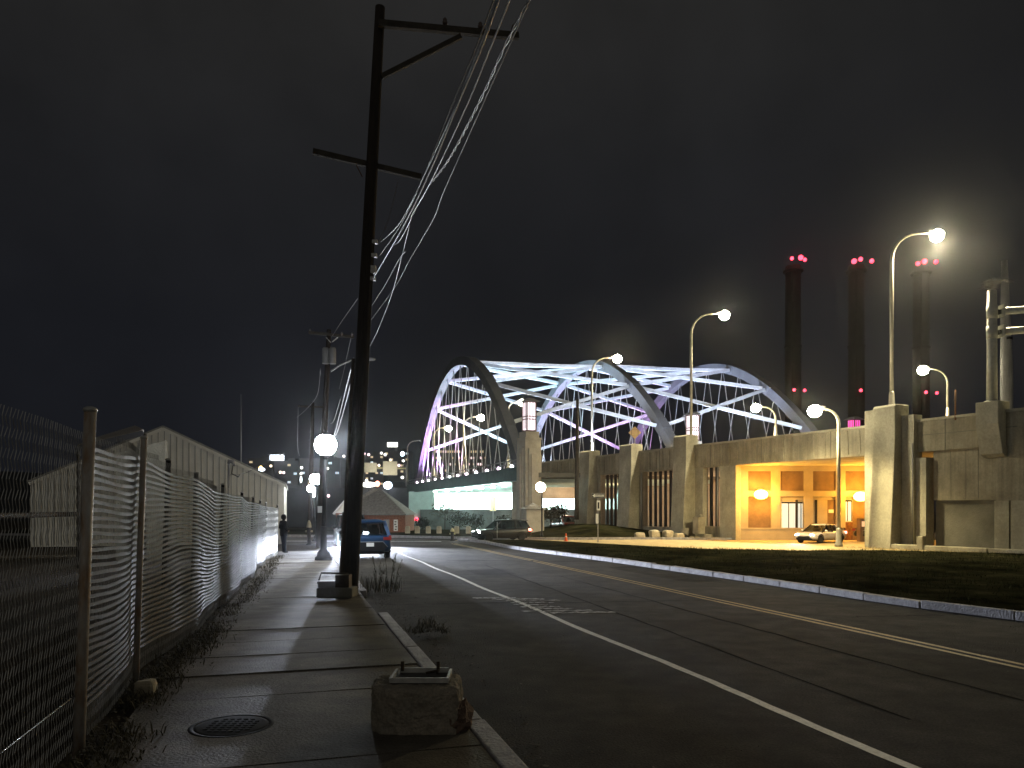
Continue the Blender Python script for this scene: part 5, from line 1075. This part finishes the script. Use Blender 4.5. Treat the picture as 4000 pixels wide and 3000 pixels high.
# bright roof pavilion, hilltop sign
q = px(1082, 1788, 318); pv = thing('rooftop_pavilion', 'white lit rooftop pavilion on the skyline left of the globe lamps', 'pavilion', q); MB().box((0, 0, 0), (5.2, 3, 2.3)).build('lit_wall', emit('pavilion_white', (.85, .92, 1), 3), pv, True); MB().add([(-3, -2, 1.2), (3, -2, 1.2), (3, 2, 1.2), (-3, 2, 1.2), (0, 0, 2.6)], [(0, 1, 4), (1, 2, 4), (2, 3, 4), (3, 0, 4), (3, 2, 1, 0)]).build('roof', cityw, pv, True)
q = px(1533, 1737, 318); hs = thing('rooftop_sign', 'blank bright white rooftop sign on the skyline right of the utility pole', 'sign', q); MB().box((0, 0, 0), (4.4, .4, 1.9)).build('lit_panel', emit('sign_white_glow', (1, .98, .9), 4), hs, True); MB().box((-1, .4, -2.5), (.3, .3, 4)).build('support', cityw, hs, True); MB().box((1, .4, -2.5), (.3, .3, 4)).build('support', cityw, hs, True)
# distant highway: wall, two lit blank sign boards on a gantry, small lights
hwm = mat('highway_wall', (.08, .085, .09), .9, var=.25, scale=.3)
a, b = px(1120, 1905, 150), px(1640, 1905, 150); hw = tag(MB().hexa([(a.x, 150, -2), (b.x, 150, -2), (b.x, 152, -2), (a.x, 152, -2), (a.x, 150, a.z), (b.x, 150, b.z), (b.x, 152, b.z), (a.x, 152, a.z)]).build('retaining_wall', hwm), 'dim grey retaining wall of the distant highway behind the brick house', 'wall')
gs = thing('highway_sign', 'distant highway gantry carrying two lit pale sign boards', 'sign', px(1490, 1828, 145)); Yg = 145
MB().beam(px(1414, 1827, Yg), px(1590, 1830, Yg), .25, .3).build('beam', signg, gs); MB().tube([px(1590, 1900, Yg), px(1590, 1815, Yg)], .25).build('post', greym, gs)
sgl = mat('highway_board', (.5, .47, .37), .6, var=.1)
for x0, x1, y0, y1 in ((1424, 1472, 1808, 1845), (1496, 1552, 1802, 1856)): a, b = px(x0, y1, Yg - .4), px(x1, y0, Yg - .4); MB().box(((a.x + b.x) / 2, Yg - .4, (a.z + b.z) / 2), (b.x - a.x, .12, b.z - a.z)).build('sign_board', sgl, gs)
q = px(1490, 1868, Yg - 4); light('AREA', q, 420, (1, .93, .75), (8, .5), (0, .45, .9))
for i, (x, y, w, hh, col, st, lab) in enumerate(((1440, 1893, 62, 20, (1, .97, .9), 6, 'glaring headlights of distant highway traffic right of the utility pole'), (1474, 1890, 20, 24, (1, .35, .25), 4, 'red tail lights of distant highway traffic'), (1515, 1896, 34, 30, (.75, .85, 1), 8, 'cool white floodlight on the distant highway wall'), (1018, 1826, 14, 14, (1, .75, .25), 5, 'amber lamp above the warehouse eave on the skyline'), (1022, 1834, 26, 14, (.8, .9, 1), 6, 'cool white lamp just below the amber lamp on the skyline'), (1572, 1773, 16, 18, (.7, .9, 1), 8, 'cool star-like lamp on the skyline left of the left arch'), (1176, 1873, 8, 26, (.9, .95, 1), 5, 'upright white strip light left of the second globe lamp'))):
    q = px(x, y, 148 if i < 3 else 200); Yq = q.y
    t = thing('distant_lamp', lab, 'lamp', q); MB().ball((0, 0, 0), .5, 12, 8, sq=(w / F * Yq, .5, hh / F * Yq)).build('lens', emit('distant_glow', col, st), t, True); MB().beam((0, .3, -hh / F * Yq / 2), (0, .3, -4), .12, .12).build('post', dark, t, True)
rnd = random.Random(11)
HP = [(1422, 1772), (1440, 1776), (1490, 1770), (1504, 1776), (1455, 1812), (1480, 1818), (1525, 1797), (1575, 1800), (1432, 1878), (1558, 1818), (1572, 1865), (1343, 1782), (1280, 1830), (1058, 1820), (1095, 1845), (1108, 1846), (1178, 1827), (1176, 1850), (1283, 1937)]
words_ = ['first', 'second']
for i, (x, y) in enumerate(HP):
    q = px(x, y, 300 if y < 1860 else 140); t = tag(MB().ball(q, .55 if y < 1860 else .28, 8, 6).build('window_light', emit('spark', rnd.choice(((1, .8, .6), (1, .7, .75), (1, .95, .85))), rnd.uniform(2, 4))), 'tiny far light among the dark city buildings', 'light', 'tiny city lights on the dark hill')
# trees and shrubs below the bridge
def tree(base, h, cr, label, mt=leaf, n=420, bare=False, name='tree'):
    t = thing(name, label, 'tree' if name == 'tree' else 'shrub', base); tr = MB(); tr.tube([(0, 0, 0), (.05, 0, h * .5), (0, .05, h * .8)], [.07, .05, .02], 6); lf = MB()
    for k in range(14):
        z = h * random.uniform(.35, .75); a = random.random() * 6.28; e_ = Vector((math.cos(a) * cr * .8, math.sin(a) * cr * .8, z + cr * random.uniform(.2, .7))); tr.tube([(0, 0, z), e_ * .55 + Vector((0, 0, z * .45)), e_], [.03, .02, .008], 4)
    tr.build('trunk', wood, t, True)
    for k in range(n):
        v = Vector((random.gauss(0, 1), random.gauss(0, 1), random.gauss(0, .8))); v = v.normalized() * cr * random.uniform(.35, 1.05) * (1 + .4 * mnoise.noise(v.normalized() * 2)); c = Vector((v.x, v.y, h * .72 + v.z * .8)); a = Vector((random.uniform(-1, 1), random.uniform(-1, 1), random.uniform(-1, 1))).normalized() * .11; b = a.cross(Vector((random.random(), random.random(), 1))).normalized() * .07
        if c.z > .15: lf.add([c - a, c + b, c + a, c - b], [(0, 1, 2, 3)])
    lf.build('crown', mt, t, True)
tree(px(1737, 2075, 78) * 1, 3.2, 1.5, 'thin small tree before the lit abutment wall', n=500)
for x, cr, lab in ((1650, .9, 'low shrub beside the pier pedestal'), (1795, 1.3, 'broad dark shrub in the middle under the bridge'), (1860, 1.1, 'dark shrub right of the broad one under the bridge'), (1965, 1.0, 'shrub beside the grey green column')):
    tree(px(x, 2078, 80), cr * 1.5, cr, lab, turf, 500, name='shrub')
tree(px(2150, 2075, 66), 2.2, 1.1, 'pale leafy bush between the globe lamp and the overpass bay', leaf, 600, name='shrub')
tree(px(2185, 2075, 68), 2.6, .9, 'dark upright bush before the first overpass bay', turf, 500, name='shrub')
q = px(1926, 2040, 84); cs = thing('orange_sign', 'narrow orange sign on a post under the bridge', 'sign', Vector((q.x, q.y, -.3))); MB().box((0, 0, 1.2), (.1, .08, 3)).build('post', greym, cs, True); MB().extr([(-.35, 0, 2.2), (.35, 0, 2.2), (.32, 0, 3.6), (0, 0, 4.1), (-.32, 0, 3.6)], (0, .05, 0)).build('panel', signy, cs, True)
